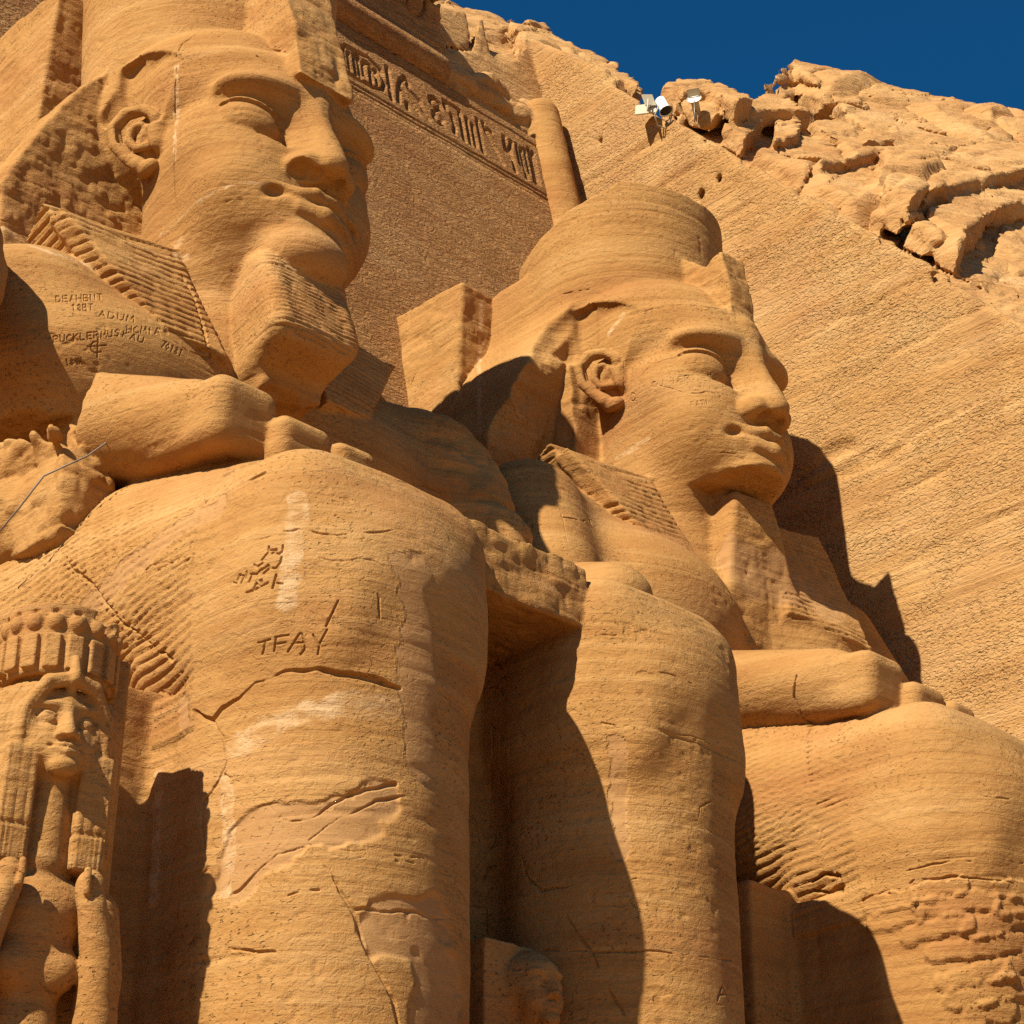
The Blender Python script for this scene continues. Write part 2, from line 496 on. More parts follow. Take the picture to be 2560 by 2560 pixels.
    for s in (-1, 1):
        c.add(Cap([(s * 3.8, 18.6, 12.75 + ze), (s * 3.5, 16.9, 12.42 + (ze + zh) / 2), (s * 3.2, y1 + .7, 11.95 + zh)], [.84, .72, .52], (1, 1, 1.05)), .12)
    c.part = 'hand'
    for s in ((-1,) if one else (-1, 1)):
        c.add(Box((s * 3.12, y1 + .7, 11.86 + zh), (.44, .9, .42), .22, (8, 0, 0)), .14)
        c.add(Box((s * 2.5, y1 + .6, 11.68 + zh), (.36, 1.0, .3), .16, (8, 0, 0)), .03)
        c.add(Box((s * 1.9, y1 + .6, 11.58 + zh), (.3, 1.1, .3), .16, (8, 0, 0)), .03)
    if one:
        # the elbow is broken away: a ragged end, a fin of stone down to the thigh, a lump of the elbow left behind
        c.part = 'forearm'
        c.sub(Half((-3.35, 17.15, 12.6), (-.75, .6, .1), (-6, 16.0, 10.9), (-2.5, 20.5, 14.2)), .02, rough=(.08, 1.6))
        c.part = 'upper_arm'
        c.sub(Box((-4.6, 18.6, 12.1), (1.5, 1.7, 1.6), .2), .05, rough=(.12, 1.2))
        c.part = 'forearm'
        c.add(Convex([(-3.55, 16.9, 11.55), (-2.9, 16.9, 11.55), (-2.9, 17.75, 11.55), (-3.6, 17.7, 11.55), (-3.5, 16.75, 12.7), (-2.9, 16.9, 12.9), (-2.9, 17.7, 13.2), (-3.45, 17.6, 13.2)], .04), .04, rough=(.08, 1.6))
        c.sub(Ell((-3.6, 17.15, 12.75), (.3, .35, .22)), .02, rough=(.1, 2.5))
    # --- legs and kilt
    c.part = 'throne'
    c.add(Box((0, 18.55, 5.6), (4.4, 3.5, 3.3), .08), .0, rough=(.03, 1.2))
    c.add(Box((0.1, 16.3, 6.0), (.85, 1.3, 5), .05), .0)
    dz = .16 if one else 0.0
    dk = 0.0 if one else -.45
    c.part = 'kilt'
    for s in (-1, 1):
        c.add(Cap([(s * 2.45, 19.5, 10.6), (s * 2.4, 16.5, 10.35 + dz * .5), (s * 2.3, 14.7, 9.98 + dz)], [1.75, 1.62, 1.46]), .1)
    c.add(Box((0, 18.6, 10.1), (3.6, 2.2, 1.2), .5), .5)
    c.part = 'leg'
    for s in (-1, 1):
        xk = 2.25 if s < 0 else 1.85
        r = 1.0 if s < 0 else .95
        yy = 0 if s < 0 else .1
        def K(x, y, z, s=s, xk=xk, yy=yy): return (s * xk + x, y + yy + dk * (1 if z > 8 else .6), z + dz * (1 if z > 8 else .5))
        c.add(Box(K(.05, 14.55, 9.8), (1.44 * r, 1.5, 1.28), .75), .1)
        c.add(Cap([K(0, 14.05, 9.6), K(.03, 14.15, 8.2), K(.08, 14.2, 6.6), K(.15, 14.25, 4.0)], [1.36 * r, 1.36 * r, 1.38 * r, 1.4 * r]), .3)
        ring = [(-1.28, 14.3), (-.15, 12.9), (1.18, 13.6), (.9, 14.8)]
        c.add(Convex([K(x * 1.02 + .15, y + .12, 3.4) for x, y in ring] + [K(x * r, y, 10.2) for x, y in ring], .28), .35)   # squared shin with its ridge
        c.mir(lambda q, K=K: Ell(K(q * .6, 13.2, 9.2), (.26, .3, .6), (0, q * -14, 0)), .3)
        c.add(Ell(K(0, 13.2, 9.75), (.7, .35, .5)), .4)
        c.add(Box(K(s * .1, 14.9, 5.6), (1.25, .9, 3.1), .08), .12, rough=(.02, 1.6))       # stone web joining calf and throne
    if one:
        c.part = 'beard'
        c.add(Convex([(-.86, 17.36, 15.5), (.74, 17.36, 15.6), (.5, 18.9, 14.95), (-.55, 18.9, 14.95), (-.8, 17.95, 17.12), (.66, 17.92, 17.15), (.45, 19.5, 17.5), (-.5, 19.5, 17.5)], .3), .05, rough=(.03, 1.3))
        c.add(Box((0, 18.9, 16.0), (.5, .8, 1.2), .1), .1)
        c.sub(Ell((.1, 18.0, 14.75), (.85, .8, .42)), .12, rough=(.14, 1.4))
        c.sub(Ell((-.25, 17.1, 15.25), (.3, .35, .2)), .08, rough=(.1, 2))
        c.sub(Ell((.9, 17.1, 15.5), (.5, .35, .25)), .1, rough=(.08, 2))
        c.part = 'uraeus'
        c.add(Slab([(0, 18.8, 20.1), (0, 17.72, 19.98), (0, 17.95, 21.0), (0, 18.5, 22.6), (0, 19.8, 22.8), (0, 19.3, 21.0)], .5, .07), .06, rough=(.05, 1.8))
        c.part = 'broken_elbow'
        c.add(Convex([(-4.2, 16.3, 10.9), (-3.3, 16.3, 10.9), (-3.3, 18.6, 10.9), (-4.2, 18.6, 10.9), (-4.3, 16.0, 12.0), (-3.5, 16.3, 12.2), (-3.4, 18.6, 12.9), (-4.3, 18.6, 12.75)], .04), .0, rough=(.2, 1.3))
    else:
        c.part = 'uraeus'
        c.add(Slab([(0, 18.55, 20.4), (0, 18.05, 20.45), (0, 18.1, 21.2), (0, 18.25, 21.95), (0, 18.62, 21.75), (0, 19.15, 22.2), (0, 19.8, 21.5), (0, 19.7, 20.8)], .32, .05), .06, rough=(.04, 2.0))
        c.part = 'face'
        c.sub(Half((0, 17.6, 17.36), (0, -.2, -1), (-1.05, 16.8, 16.3), (1.5, 18.75, 17.8)), .08, rough=(.05, 1.6))
        c.part = 'beard'
        c.add(Convex([(-.7, 18.3, 14.2), (1.3, 18.0, 14.2), (1.3, 19.8, 14.2), (-.7, 19.8, 14.2), (-.32, 18.3, 17.1), (.5, 18.1, 17.1), (.5, 19.5, 17.4), (-.32, 19.5, 17.4)], .12), .12, rough=(.06, 1.3))
        c.part = 'lappet'
        c.add(Slab([(2.9, 19.3, 17.4), (.9, 19.2, 17.2), (.6, 18.3, 14.9), (2.3, 17.75, 14.6)], .32, .08), .2, rough=(.05, 1.3))
        c.part = 'torso'
        c.add(Cap([(-1.5, 18.65, 15.3), (-1.0, 18.42, 14.75), (-.3, 18.3, 14.3), (.2, 18.3, 13.8)], [.16, .2, .2, .12]), .06, rough=(.08, 2.2))
    c.part = 'apron_slab'
    c.add(Slab([(-.2, 13.5, 11.15), (-.2, 15.8, 11.35), (-.2, 15.8, 10.3), (-.2, 13.45, 10.35)], 1.0, .06), .02, rough=(.05, 2.2))
    return c

# ------------------------------------------------------------------ rock mass: cut side wall, hillside above, loose rocks
class OBox:
    """rounded box with its own axes: e1 long, nn outward, sizes as half lengths (along e1, e2, nn)"""
    def __init__(s, c, e1, nn, h, rnd):
        e1 = np.array(e1, float); e1 /= np.linalg.norm(e1); nn = np.array(nn, float); nn -= e1 * (nn @ e1); nn /= np.linalg.norm(nn)
        s.m = np.stack([e1, np.cross(nn, e1), nn], 1).astype(np.float32); s.c = np.array(c, np.float32); s.h = np.array(h, np.float32); s.rnd = rnd
        R = (np.abs(s.m) * s.h).sum(1); s.lo, s.hi = s.c - R, s.c + R
    def d(s, p):
        q = np.abs((p - s.c) @ s.m) - (s.h - s.rnd)
        return np.sqrt((np.maximum(q, 0) ** 2).sum(1)) + np.minimum(q.max(1), 0) - s.rnd

class Plane:
    """solid below a plane (everywhere)"""
    def __init__(s, c, n):
        s.c = np.array(c, np.float32); s.n = np.array(n, np.float32); s.n /= np.linalg.norm(s.n)
        s.lo = np.full(3, -1e4, np.float32); s.hi = np.full(3, 1e4, np.float32)
    def d(s, p): return (p - s.c) @ s.n

WALL_X0, WALL_B, WALL_Z0 = 26.7, -0.08, 29.5            # side wall: x = X0 + B (z - Z0)
FAC_Y0, FAC_B, FAC_Z0 = 24.0, 0.2, 20.0                # facade: y = Y0 + B (z - Z0)
def wall_x(z): return WALL_X0 + WALL_B * (z - WALL_Z0)
def fac_y(z): return FAC_Y0 + FAC_B * (z - FAC_Z0)

class Pit:
    """the quarried recess the temple front stands in"""
    lo = np.full(3, -1e4, np.float32); hi = np.full(3, 1e4, np.float32)
    def d(s, p): return np.maximum((p[:, 0] - wall_x(p[:, 2])) * .997, (p[:, 1] - fac_y(p[:, 2]) - .25) * .98)

HN = np.array([-0.3456, -0.7178, 0.6044]); HE1 = np.array([26.601, 23.677, 30.732]); HED = np.array([0.0599, -0.6597, -0.7491])
HKE = np.array([26.5, 25.5, 32.26])
HKN = np.array([-0.2001, -0.7502, 0.6302])
HILL_SLABS = [
    ([(30.85,20.25,29.58),(34.05,21.01,32.12),(36.52,21.19,33.68),(39.12,21.22,35.18),(41.79,21.21,36.67),(38.31,19.54,33.06),(34.51,18.86,30.28),(30.81,18.26,27.66),(28.95,18.0,26.39),(26.84,17.3,24.57),(27.67,18.32,25.98)], 0.5, 0),
    ([(26.26,17.55,23.95),(30.87,18.72,27.68),(36.18,19.76,31.7),(40.15,20.47,34.67),(35.57,18.29,29.85),(32.33,18.03,27.79),(28.85,17.08,24.91),(26.58,16.08,22.68),(25.67,16.13,22.23)], 0.4, 0),
    ([(27.0,21.24,28.35),(29.46,21.88,30.42),(31.19,21.31,30.79),(32.96,20.88,31.34),(31.55,20.61,30.25),(29.29,20.15,28.5),(27.77,19.94,27.42),(26.29,19.5,26.14)], 0.4, 0),
    ([(27.22,20.11,26.87),(30.59,21.05,29.71),(31.74,20.77,30.07),(29.3,19.41,27.33),(28.07,19.16,26.39),(26.64,18.86,25.3)], 0.4, 0),
    ([(26.67,18.76,25.21),(28.94,19.66,27.3),(29.64,19.55,27.58),(28.8,18.59,26.21),(26.64,17.73,24.23)], 0.35, 0),
    ([(26.34,21.74,28.79),(29.27,22.9,31.57),(30.77,23.12,32.64),(28.41,21.71,29.93),(25.74,20.42,27.19)], 0.4, 0),
    ([(28.09,21.42,29.56),(30.5,22.93,32.25),(31.13,22.59,32.31),(28.96,20.99,29.67),(27.14,20.67,28.38)], 0.3, 0),
    ([(31.45,22.78,32.47),(32.65,22.91,33.28),(33.63,21.41,32.29),(31.24,21.34,30.88),(31.2,22.11,31.65)], 0.3, 0),
    ([(29.27,22.98,31.91),(31.03,23.84,33.64),(31.98,23.75,34.11),(30.44,21.71,31.5),(29.43,22.12,31.28),(28.02,21.92,30.31)], 0.35, 0),
    ([(26.58,23.3,31.01),(28.35,24.27,32.84),(29.57,24.37,33.61),(29.17,22.88,32.14),(28.42,21.77,30.78),(27.32,21.54,29.97),(27.76,22.8,31.26),(26.94,22.89,30.87)], 0.4, 0),
    ([(26.52,22.79,30.11),(28.6,23.99,32.43),(29.71,23.9,32.98),(29.25,22.82,31.69),(26.63,21.83,29.26),(25.57,21.1,27.99),(25.78,21.85,28.81)], 0.35, 0),
    ([(24.92,27.58,34.76),(24.44,26.03,33.07),(24.35,24.85,31.93),(22.75,23.07,29.57),(21.79,23.21,29.27),(20.65,22.7,28.28)], 0.4, 1),
    ([(27.58,29.32,37.32),(29.99,30.48,39.48),(29.12,28.31,36.88),(29.32,27.33,35.95),(27.78,24.85,32.8),(26.41,23.46,30.84),(25.79,24.12,31.26),(25.3,25.08,32.05),(26.12,27.24,34.58)], 0.4, 1),
    ([(24.65,26.37,32.76),(26.67,27.57,34.78),(26.5,26.04,33.26),(25.81,24.44,31.47),(24.42,24.41,30.83),(22.61,24.03,29.69)], 0.35, 1),
    ([(23.22,24.47,30.09),(24.93,25.46,31.75),(27.45,26.76,34.05),(25.79,24.83,31.54),(21.9,22.09,27.35),(21.81,22.41,27.59)], 0.35, 1),
    ([(23.24,27.02,33.03),(22.93,25.81,31.59),(23.71,25.57,31.63),(22.59,24.22,29.75),(21.17,22.83,27.73),(21.34,22.02,26.93),(19.82,20.85,25.12),(21.39,23.66,28.7),(21.42,24.63,29.76)], 0.4, 1),
    ([(25.18,28.99,36.35),(24.34,27.47,34.49),(24.05,26.68,33.6),(20.88,22.96,28.66),(20.81,23.43,29.08),(20.51,23.9,29.39),(23.51,27.66,34.31)], 0.4, 1),
    ([(29.38,27.92,36.05),(29.4,26.8,34.94),(28.26,25.1,32.8),(26.74,24.19,31.3),(27.02,25.48,32.68),(27.54,27.07,34.45)], 0.3, 1),
]
BOULDERS = {
    'upright': [(28.64,17.29,24.45),(30.21,17.91,26.09),(30.72,17.95,26.42),(30.75,17.74,26.2),(29.7,17.15,24.89),(28.97,16.52,23.72),(28.36,16.47,23.31),(28.84,17.12,24.35)],
    'wedge': [(27.89,17.42,23.92),(28.98,17.54,24.67),(29.53,17.51,24.97),(29.41,17.09,24.38),(28.49,16.5,23.17),(27.85,16.4,22.68),(27.88,16.85,23.23)],
    'hollow': [(30.33,17.45,25.7),(32.43,18.37,27.99),(33.6,18.46,28.76),(34.17,18.38,28.98),(30.31,16.5,24.55),(29.5,16.56,24.16),(30.21,17.27,25.4)],
    'edge': [(28.77,16.46,23.28),(29.72,16.79,24.22),(30.34,16.82,24.62),(29.26,16.16,23.2),(28.84,16.13,22.93)],
    'small': [(28.49,16.53,23.11),(28.88,16.51,23.32),(28.61,16.28,22.89),(28.16,16.31,22.66)],
    'flat': [(28.65,16.56,23.0),(29.27,16.61,23.39),(29.79,16.57,23.64),(28.98,16.06,22.58),(28.72,16.2,22.59)],
}
# SKY [[30.9, 23.95, 33.51], [33.27, 21.1, 31.48], [27.08, 24.09, 31.49], [27.42, 25.45, 33.31]] edge [[26.43, 27.11, 32.87], [26.5, 25.2, 32.06], [26.6, 23.68, 30.73], [27.36, 15.38, 21.31]]
# HOLES [[26.84, 22.41, 27.69], [26.83, 21.87, 27.82], [26.94, 19.9, 26.53], [27.05, 18.56, 25.16], [27.72, 18.47, 16.69], [26.61, 25.15, 30.6], [27.22, 17.09, 23.06]]
# LAMPS [[26.63, 23.06, 30.33], [26.68, 22.3, 29.69]] [28.22, 23.57, 31.53]

WALL_LINES = [
    (0.05, 0.05, [(17.34,21.13),(17.11,21.2),(16.78,21.25),(16.55,21.29)]),
    (0.03, 0.04, [(17.27,20.05),(17.27,19.67),(17.25,19.3)]),
    (0.12, 0.09, [(20.9,20.25),(20.43,20.34),(19.93,20.4),(19.43,20.46)]),
    (0.09, 0.05, [(20.88,20.07),(20.38,20.01),(19.79,20.04),(19.0,20.16)]),
    (0.06, 0.05, [(26.03,29.7),(24.86,29.68),(23.73,29.67),(22.75,29.64)]),
    (0.05, 0.045, [(25.38,28.43),(23.64,28.39),(22.2,28.41),(21.28,28.38)]),
    (0.05, 0.04, [(21.97,26.7),(20.85,26.68),(19.77,26.66)]),
    (0.06, 0.045, [(19.94,24.9),(19.01,24.91),(17.72,24.92)]),
    (0.07, 0.05, [(19.82,19.88),(18.37,19.99),(16.82,20.11),(15.6,20.17)]),
    (0.05, 0.045, [(19.47,19.07),(18.06,19.12),(16.71,19.25),(15.77,19.31)]),
    (0.06, 0.05, [(18.7,17.57),(17.42,17.76),(16.04,17.91)]),
    (0.05, 0.04, [(20.33,23.02),(18.81,23.06),(17.36,23.1)]),
    (0.05, 0.04, [(19.71,21.76),(17.58,21.88),(15.77,21.95)]),
    (0.03, 0.04, [(18.16,24.03),(18.29,23.54),(18.31,22.83)]),
    (0.03, 0.03, [(17.03,17.54),(17.25,16.84),(17.28,16.01)]),
    (0.02, 0.03, [(21.76,28.23),(21.74,27.5),(21.89,26.86)]),
]

def worley(p, seed=0):
    """distance to the two nearest jittered cell centres and the id hash of the nearest"""
    i = np.floor(p).astype(np.int32); f = (p - i).astype(np.float32)
    d1 = np.full(len(p), 9.0, np.float32); d2 = d1.copy(); h1 = np.zeros(len(p), np.int32)
    for dx in (-1, 0, 1):
        for dy in (-1, 0, 1):
            for dz in (-1, 0, 1):
                h = _PERM[(_PERM[(_PERM[(i[:, 0] + dx + seed * 53) & 511] + i[:, 1] + dy) & 511] + i[:, 2] + dz) & 511]
                d = np.zeros(len(p), np.float32)
                for a, o in ((0, dx), (1, dy), (2, dz)):
                    d += (o + .5 + .45 * _RND[(h * 7 + a * 131 + 5) & 511] - f[:, a]) ** 2
                nb = d < d1
                d2 = np.where(nb, d1, np.minimum(d2, d)); h1 = np.where(nb, h, h1); d1 = np.where(nb, d, d1)
    return np.sqrt(d1), np.sqrt(d2), h1

def strata(p):
    """jointed, thin-bedded hillside sandstone: blocks stepping in and out, split by cracks, with fine ledges"""
    e1 = np.array([.80, .16, .58]); e2 = np.cross(HN, e1)
    a, b, c = p @ e1, p @ e2, p @ HN
    w = .35 * fbm(p * .45, 2, seed=21)
    q = np.stack([a * .11 + w, b * .36 + w, c * .4 + w], 1)
    f1, f2, h = worley(q, 3)
    out = .16 * _RND[(h * 13 + 7) & 511] + .2 * np.exp(-((f2 - f1) / .03) ** 2)
    q2 = np.stack([a * .42 + w, b * 1.3 + w, c * 1.4], 1)
    f1, f2, h = worley(q2, 5)
    out += .06 * _RND[(h * 13 + 7) & 511] + .06 * np.exp(-((f2 - f1) / .04) ** 2)
    q = np.stack([a * .22, b * 1.9, c * 1.9], 1)
    return .8 * out + .04 * ridged(q, 2, seed=5) + .02 * ridged(q * [2, 2.6, 2.6], 2, seed=9) + .07 * fbm(p * .6, 3, seed=2)

def hill_field(H):
    def fn(p):
        d = H.ev(p)
        m = (np.abs(d) < .7) & (p[:, 0] > wall_x(p[:, 2]) + .2) & (p[:, 1] > 5)
        m |= (np.abs(d) < .7) & (p[:, 1] > fac_y(p[:, 2]) + .5)
        if m.any(): d[m] += strata(p[m])
        return d
    return fn

def hillside():
    c = Carving()
    c.part = 'cliff'
    c.add(Plane(HE1 - HN * .1, HN))
    # ground falls away behind the skyline and stays under the cut edge of the side wall
    def cut(a, b, away, clip):
        d = np.array(b) - np.array(a); n = np.cross(d, away); n = n if n[2] > 0 else -n
        c.sub(Clip(Plane(np.array(a), -n), clip), .1, rough=(.12, .5))
    cut((30.9, 23.95, 33.26), (33.27, 21.1, 31.23), (.7, .7, .42), [((33.27, 21.1, 0), (.9, -.5, 0)), ((27.88, 24.09, 0), (-.3, 1, 0))])
    cut((27.08, 24.09, 31.39), (27.42, 25.45, 33.21), (.7, .7, .42), [((27.88, 24.09, 0), (.3, -1, 0))])
    c.sub(Clip(Plane(HKE - HKN * .2, -HKN), [((HKE[0], HKE[1] - .3, 0), (.3, -1, 0))]), .1, rough=(.1, .6))
    for pts, th, k in HILL_SLABS: c.add(Slab(np.array(pts) - (HKN if k else HN) * th * .6, th, .1), .02, rough=(.05, .8))
    ne = np.cross(HED, (1, .1, 2.6)); ne = ne if ne[2] > 0 else -ne
    c.sub(Clip(Plane(HE1 + np.array([0, 0, .06]), -ne), [((HKE[0], HKE[1] - .7, 0), (.2, 1, 0))]), .05, rough=(.04, 1.2))
    # narrow level ledge along the cut, so the edge runs straight
    nl = np.cross(HED, (1, .1, .3)); nl = nl if nl[2] > 0 else -nl
    c.sub(Clip(Plane(HE1 + np.array([0, 0, .02]), -nl), [(HE1 + np.array([.5, 0, 0]), (1, .0, .08)), ((HKE[0], HKE[1] - .9, 0), (.0, 1, 0))]), .03, rough=(.035, 1.6))
    c.part = 'rock_wall'
    c.sub(Pit(), .03, rough=(.018, .8))
    for y, z, r in ((22.41, 27.69, 0.13), (21.87, 27.82, 0.11), (19.9, 26.53, 0.12), (18.56, 25.16, 0.12), (18.47, 16.69, 0.05), (25.15, 30.6, 0.09), (17.09, 23.06, 0.11)):
        c.sub(Ell((wall_x(z), y, z), (.3, r, r * 1.3)), .02, rough=(.04, 3))
    return c

# ------------------------------------------------------------------ temple front
def facade_prims():
    c = Carving()
    c.part = 'cornice'
    yc = fac_y(31.0)
    c.add(Cap([(4, yc + .2, 31.05), (22.35, yc + .2, 31.05)], [.55, .52]), 0, rough=(.03, 1.2))
    ring = [(4, 31.45, .25), (22.5, 31.45, .25)]
    c.add(Convex([(4, fac_y(31.4) - .05, 31.4), (22.7, fac_y(31.4) - .05, 31.4), (22.7, 29, 31.4), (4, 29, 31.4),
                  (4, fac_y(33.6) - 1.15, 33.5), (23.0, fac_y(33.6) - 1.15, 33.5), (23.0, 29, 33.9), (4, 29, 33.9)], .08), .05, rough=(.04, .9))
    c.sub(Cap([(3, fac_y(32) - 1.75, 32.0), (24, fac_y(32) - 1.75, 32.0)], 1.55), .05)
    # relief on the broken end of the cornice
    for x, z, r in ((21.3, 32.9, .2), (21.75, 32.45, .26), (22.2, 32.95, .2), (20.4, 32.7, .3)):
        y = fac_y(32) - .25
        for k in range(10):
            a, b = k * .628, (k + 1) * .628
            c.sub(Cap([(x + r * math.cos(a), y, z + r * 1.3 * math.sin(a)), (x + r * math.cos(b), y, z + r * 1.3 * math.sin(b))], .045, (1, .35, 1)), .01)
    c.sub(Half((22.6, 26, 32), (1, -.15, .12), (21.5, 22, 29), (26, 30, 36)), .05, rough=(.22, .8))
    # ragged rock left where the cornice has fallen
    c.part = 'broken_cornice'
    P = [(22.2, 30.95), (23.4, 31.0), (24.3, 31.35), (25.2, 31.1), (26.1, 31.75)]
    c.add(Cap([(x, fac_y(z) + .5, z + .25) for x, z in P], [.55, .5, .55, .5, .45]), .05, rough=(.22, .9))
    c.part = 'corner_moulding'
    c.add(Cap([(26.0, fac_y(20) + .12, 20), (25.9, fac_y(31.6) + .12, 31.6)], [.53, .5]), 0, rough=(.02, 1.5))
    return c

# carved signs of the frieze: polylines (x, z) on the facade, traced by height 28.7..30.3
GLYPHS = [
    [(19.7, 29.85), (20.3, 29.9), (20.62, 29.75), (20.72, 29.4), (20.62, 29.1), (20.3, 28.98), (19.6, 28.98)],
    [(20.85, 28.95), (20.85, 29.95)], [(19.62, 29.15), (19.62, 29.75)], [(19.75, 29.15), (19.75, 29.7)], [(19.9, 29.12), (19.9, 29.72), (20.02, 29.72), (20.02, 29.12)],
    [(20.15, 29.2), (20.15, 29.65), (20.28, 29.7), (20.4, 29.6)], [(20.32, 29.12), (20.32, 29.5)], [(20.48, 29.2), (20.48, 29.6)],
    [(21.05, 29.0), (21.1, 29.4), (21.2, 29.75), (21.35, 29.95), (21.45, 29.85), (21.4, 29.7)], [(21.2, 29.5), (21.45, 29.2), (21.6, 29.0)], [(21.3, 29.1), (21.3, 28.95)], [(21.45, 29.6), (21.7, 29.45), (21.75, 29.2), (21.9, 29.0)],
    [(22.05, 29.75), (22.2, 29.85), (22.35, 29.75), (22.35, 29.6), (22.2, 29.5), (22.05, 29.6), (22.05, 29.75)], [(22.08, 29.3), (22.2, 29.38), (22.35, 29.28), (22.34, 29.12), (22.2, 29.05), (22.08, 29.14), (22.08, 29.3)], [(22.2, 29.5), (22.2, 29.38)],
    [(22.5, 29.95), (22.95, 29.95), (22.95, 29.0)], [(22.5, 29.95), (22.5, 29.7)], [(22.66, 29.6), (22.72, 29.3), (22.66, 29.05)],
    [(23.15, 29.0), (23.15, 29.8)], [(23.3, 29.0), (23.3, 29.7)], [(23.5, 28.95), (23.5, 30.0)], [(23.68, 30.0), (23.74, 29.7), (23.95, 29.3), (24.1, 28.95)], [(23.74, 29.9), (23.9, 29.85)],
    [(24.28, 29.5), (24.32, 29.95), (24.4, 29.5), (24.28, 29.5)], [(24.5, 28.95), (24.46, 29.6), (24.55, 29.95)], [(24.72, 29.3), (24.72, 29.95)], [(24.85, 28.95), (24.85, 29.9)], [(24.98, 29.2), (24.98, 29.95)], [(25.12, 28.95), (25.12, 30.05)], [(25.24, 29.0), (25.24, 30.0)],
    [(19.1, 29.0), (19.1, 29.9), (18.9, 29.95)], [(18.7, 29.1), (18.6, 29.5), (18.7, 29.9)], [(18.3, 29.0), (18.3, 29.9)], [(17.9, 29.2), (18.05, 29.6), (17.9, 29.9)],
]

def seg_dist(P, line):
    """distance of 2-D/3-D points to a polyline"""
    L = np.asarray(line, np.float32); best = np.full(len(P), 1e9, np.float32)
    for a, b in zip(L[:-1], L[1:]):
        e = b - a; q = P - a
        t = np.clip((q @ e) / (e @ e + 1e-9), 0, 1)
        best = np.minimum(best, ((q - t[:, None] * e) ** 2).sum(1))
    return np.sqrt(best)

def sheet(name, x0, x1, z0, z1, step, carve, mat, parent, off):
    """front of the facade between x0..x1, z0..z1 as a real slab: displaced face plus returns running back into the rock"""
    nx, nz = int((x1 - x0) / step) + 1, int((z1 - z0) / step) + 1
    X, Z = np.meshgrid(np.linspace(x0, x1, nx), np.linspace(z0, z1, nz), indexing='ij')
    X, Z = X.ravel(), Z.ravel()
    p = np.stack([X, fac_y(Z), Z], 1)
    d = .012 * fbm(p * 1.4, 4, seed=3) + .02 * fbm(p * .35, 2, seed=8) + carve(X, Z)
    nrm = np.array([0, -1, .2]) / math.sqrt(1.04)
    v = p + nrm * d[:, None]
    idx = np.arange(nx * nz).reshape(nx, nz)
    q = np.stack([idx[:-1, :-1], idx[1:, :-1], idx[1:, 1:], idx[:-1, 1:]], -1).reshape(-1, 4)
    rim = np.concatenate([idx[:, 0], idx[-1, 1:], idx[-2::-1, -1], idx[0, -2:0:-1]])
    bv = v[rim] + np.array([0, .4, 0]); n0 = len(v)
    v = np.concatenate([v, bv]); m = len(rim); k = np.arange(m); k2 = (k + 1) % m
    q = np.concatenate([q, np.stack([rim[k2], rim[k], n0 + k, n0 + k2], 1)])
    return quad_object(name, (v - off).astype(np.float32), q, mat, parent)

def frieze_carve(X, Z):
    d = np.zeros(len(X), np.float32); P = np.stack([X, Z], 1).astype(np.float32)
    for g in GLYPHS:
        lo, hi = np.min(g, 0) - .15, np.max(g, 0) + .15
        m = ((P >= lo) & (P <= hi)).all(1)
        r = seg_dist(P[m], g)
        d[m] = np.minimum(d[m], -.09 * (1 - sstep(.03, .075, r)))
    for zz, w in ((28.72, .035), (28.58, .025), (30.32, .035)):
        d = np.minimum(d, -.045 * (1 - sstep(w * .4, w, np.abs(Z - zz + .01 * np.sin(X * 3)))))
    return d

def wall_carve(X, Z):
    d = np.zeros(len(X), np.float32); P = np.stack([X, Z], 1).astype(np.float32)
    for g in ([(20.7, 28.4), (21.0, 26.5), (21.1, 24.6), (21.4, 22.6)], [(21.2, 27.9), (23.3, 26.9), (25.2, 26.2)], [(19.5, 27.5), (21.0, 27.1)], [(10.5, 26), (10.9, 23.5)], [(19.7, 25.8), (22.5, 25.0), (24.0, 24.2)]):
        d = np.minimum(d, -.02 * (1 - sstep(.01, .035, seg_dist(P, g))))
    return d

# ------------------------------------------------------------------ small royal figures standing by the legs
class Sub:
    """a carving re-used at another size and place"""
    def __init__(s, carv, sc, c_from, c_to, lo, hi):
        s.k, s.s, s.a, s.b = carv, sc, np.array(c_from, np.float32), np.array(c_to, np.float32)
        s.lo, s.hi = np.array(lo, np.float32), np.array(hi, np.float32)
    def d(s, p): return s.k.ev((p - s.b) / s.s + s.a) * s.s

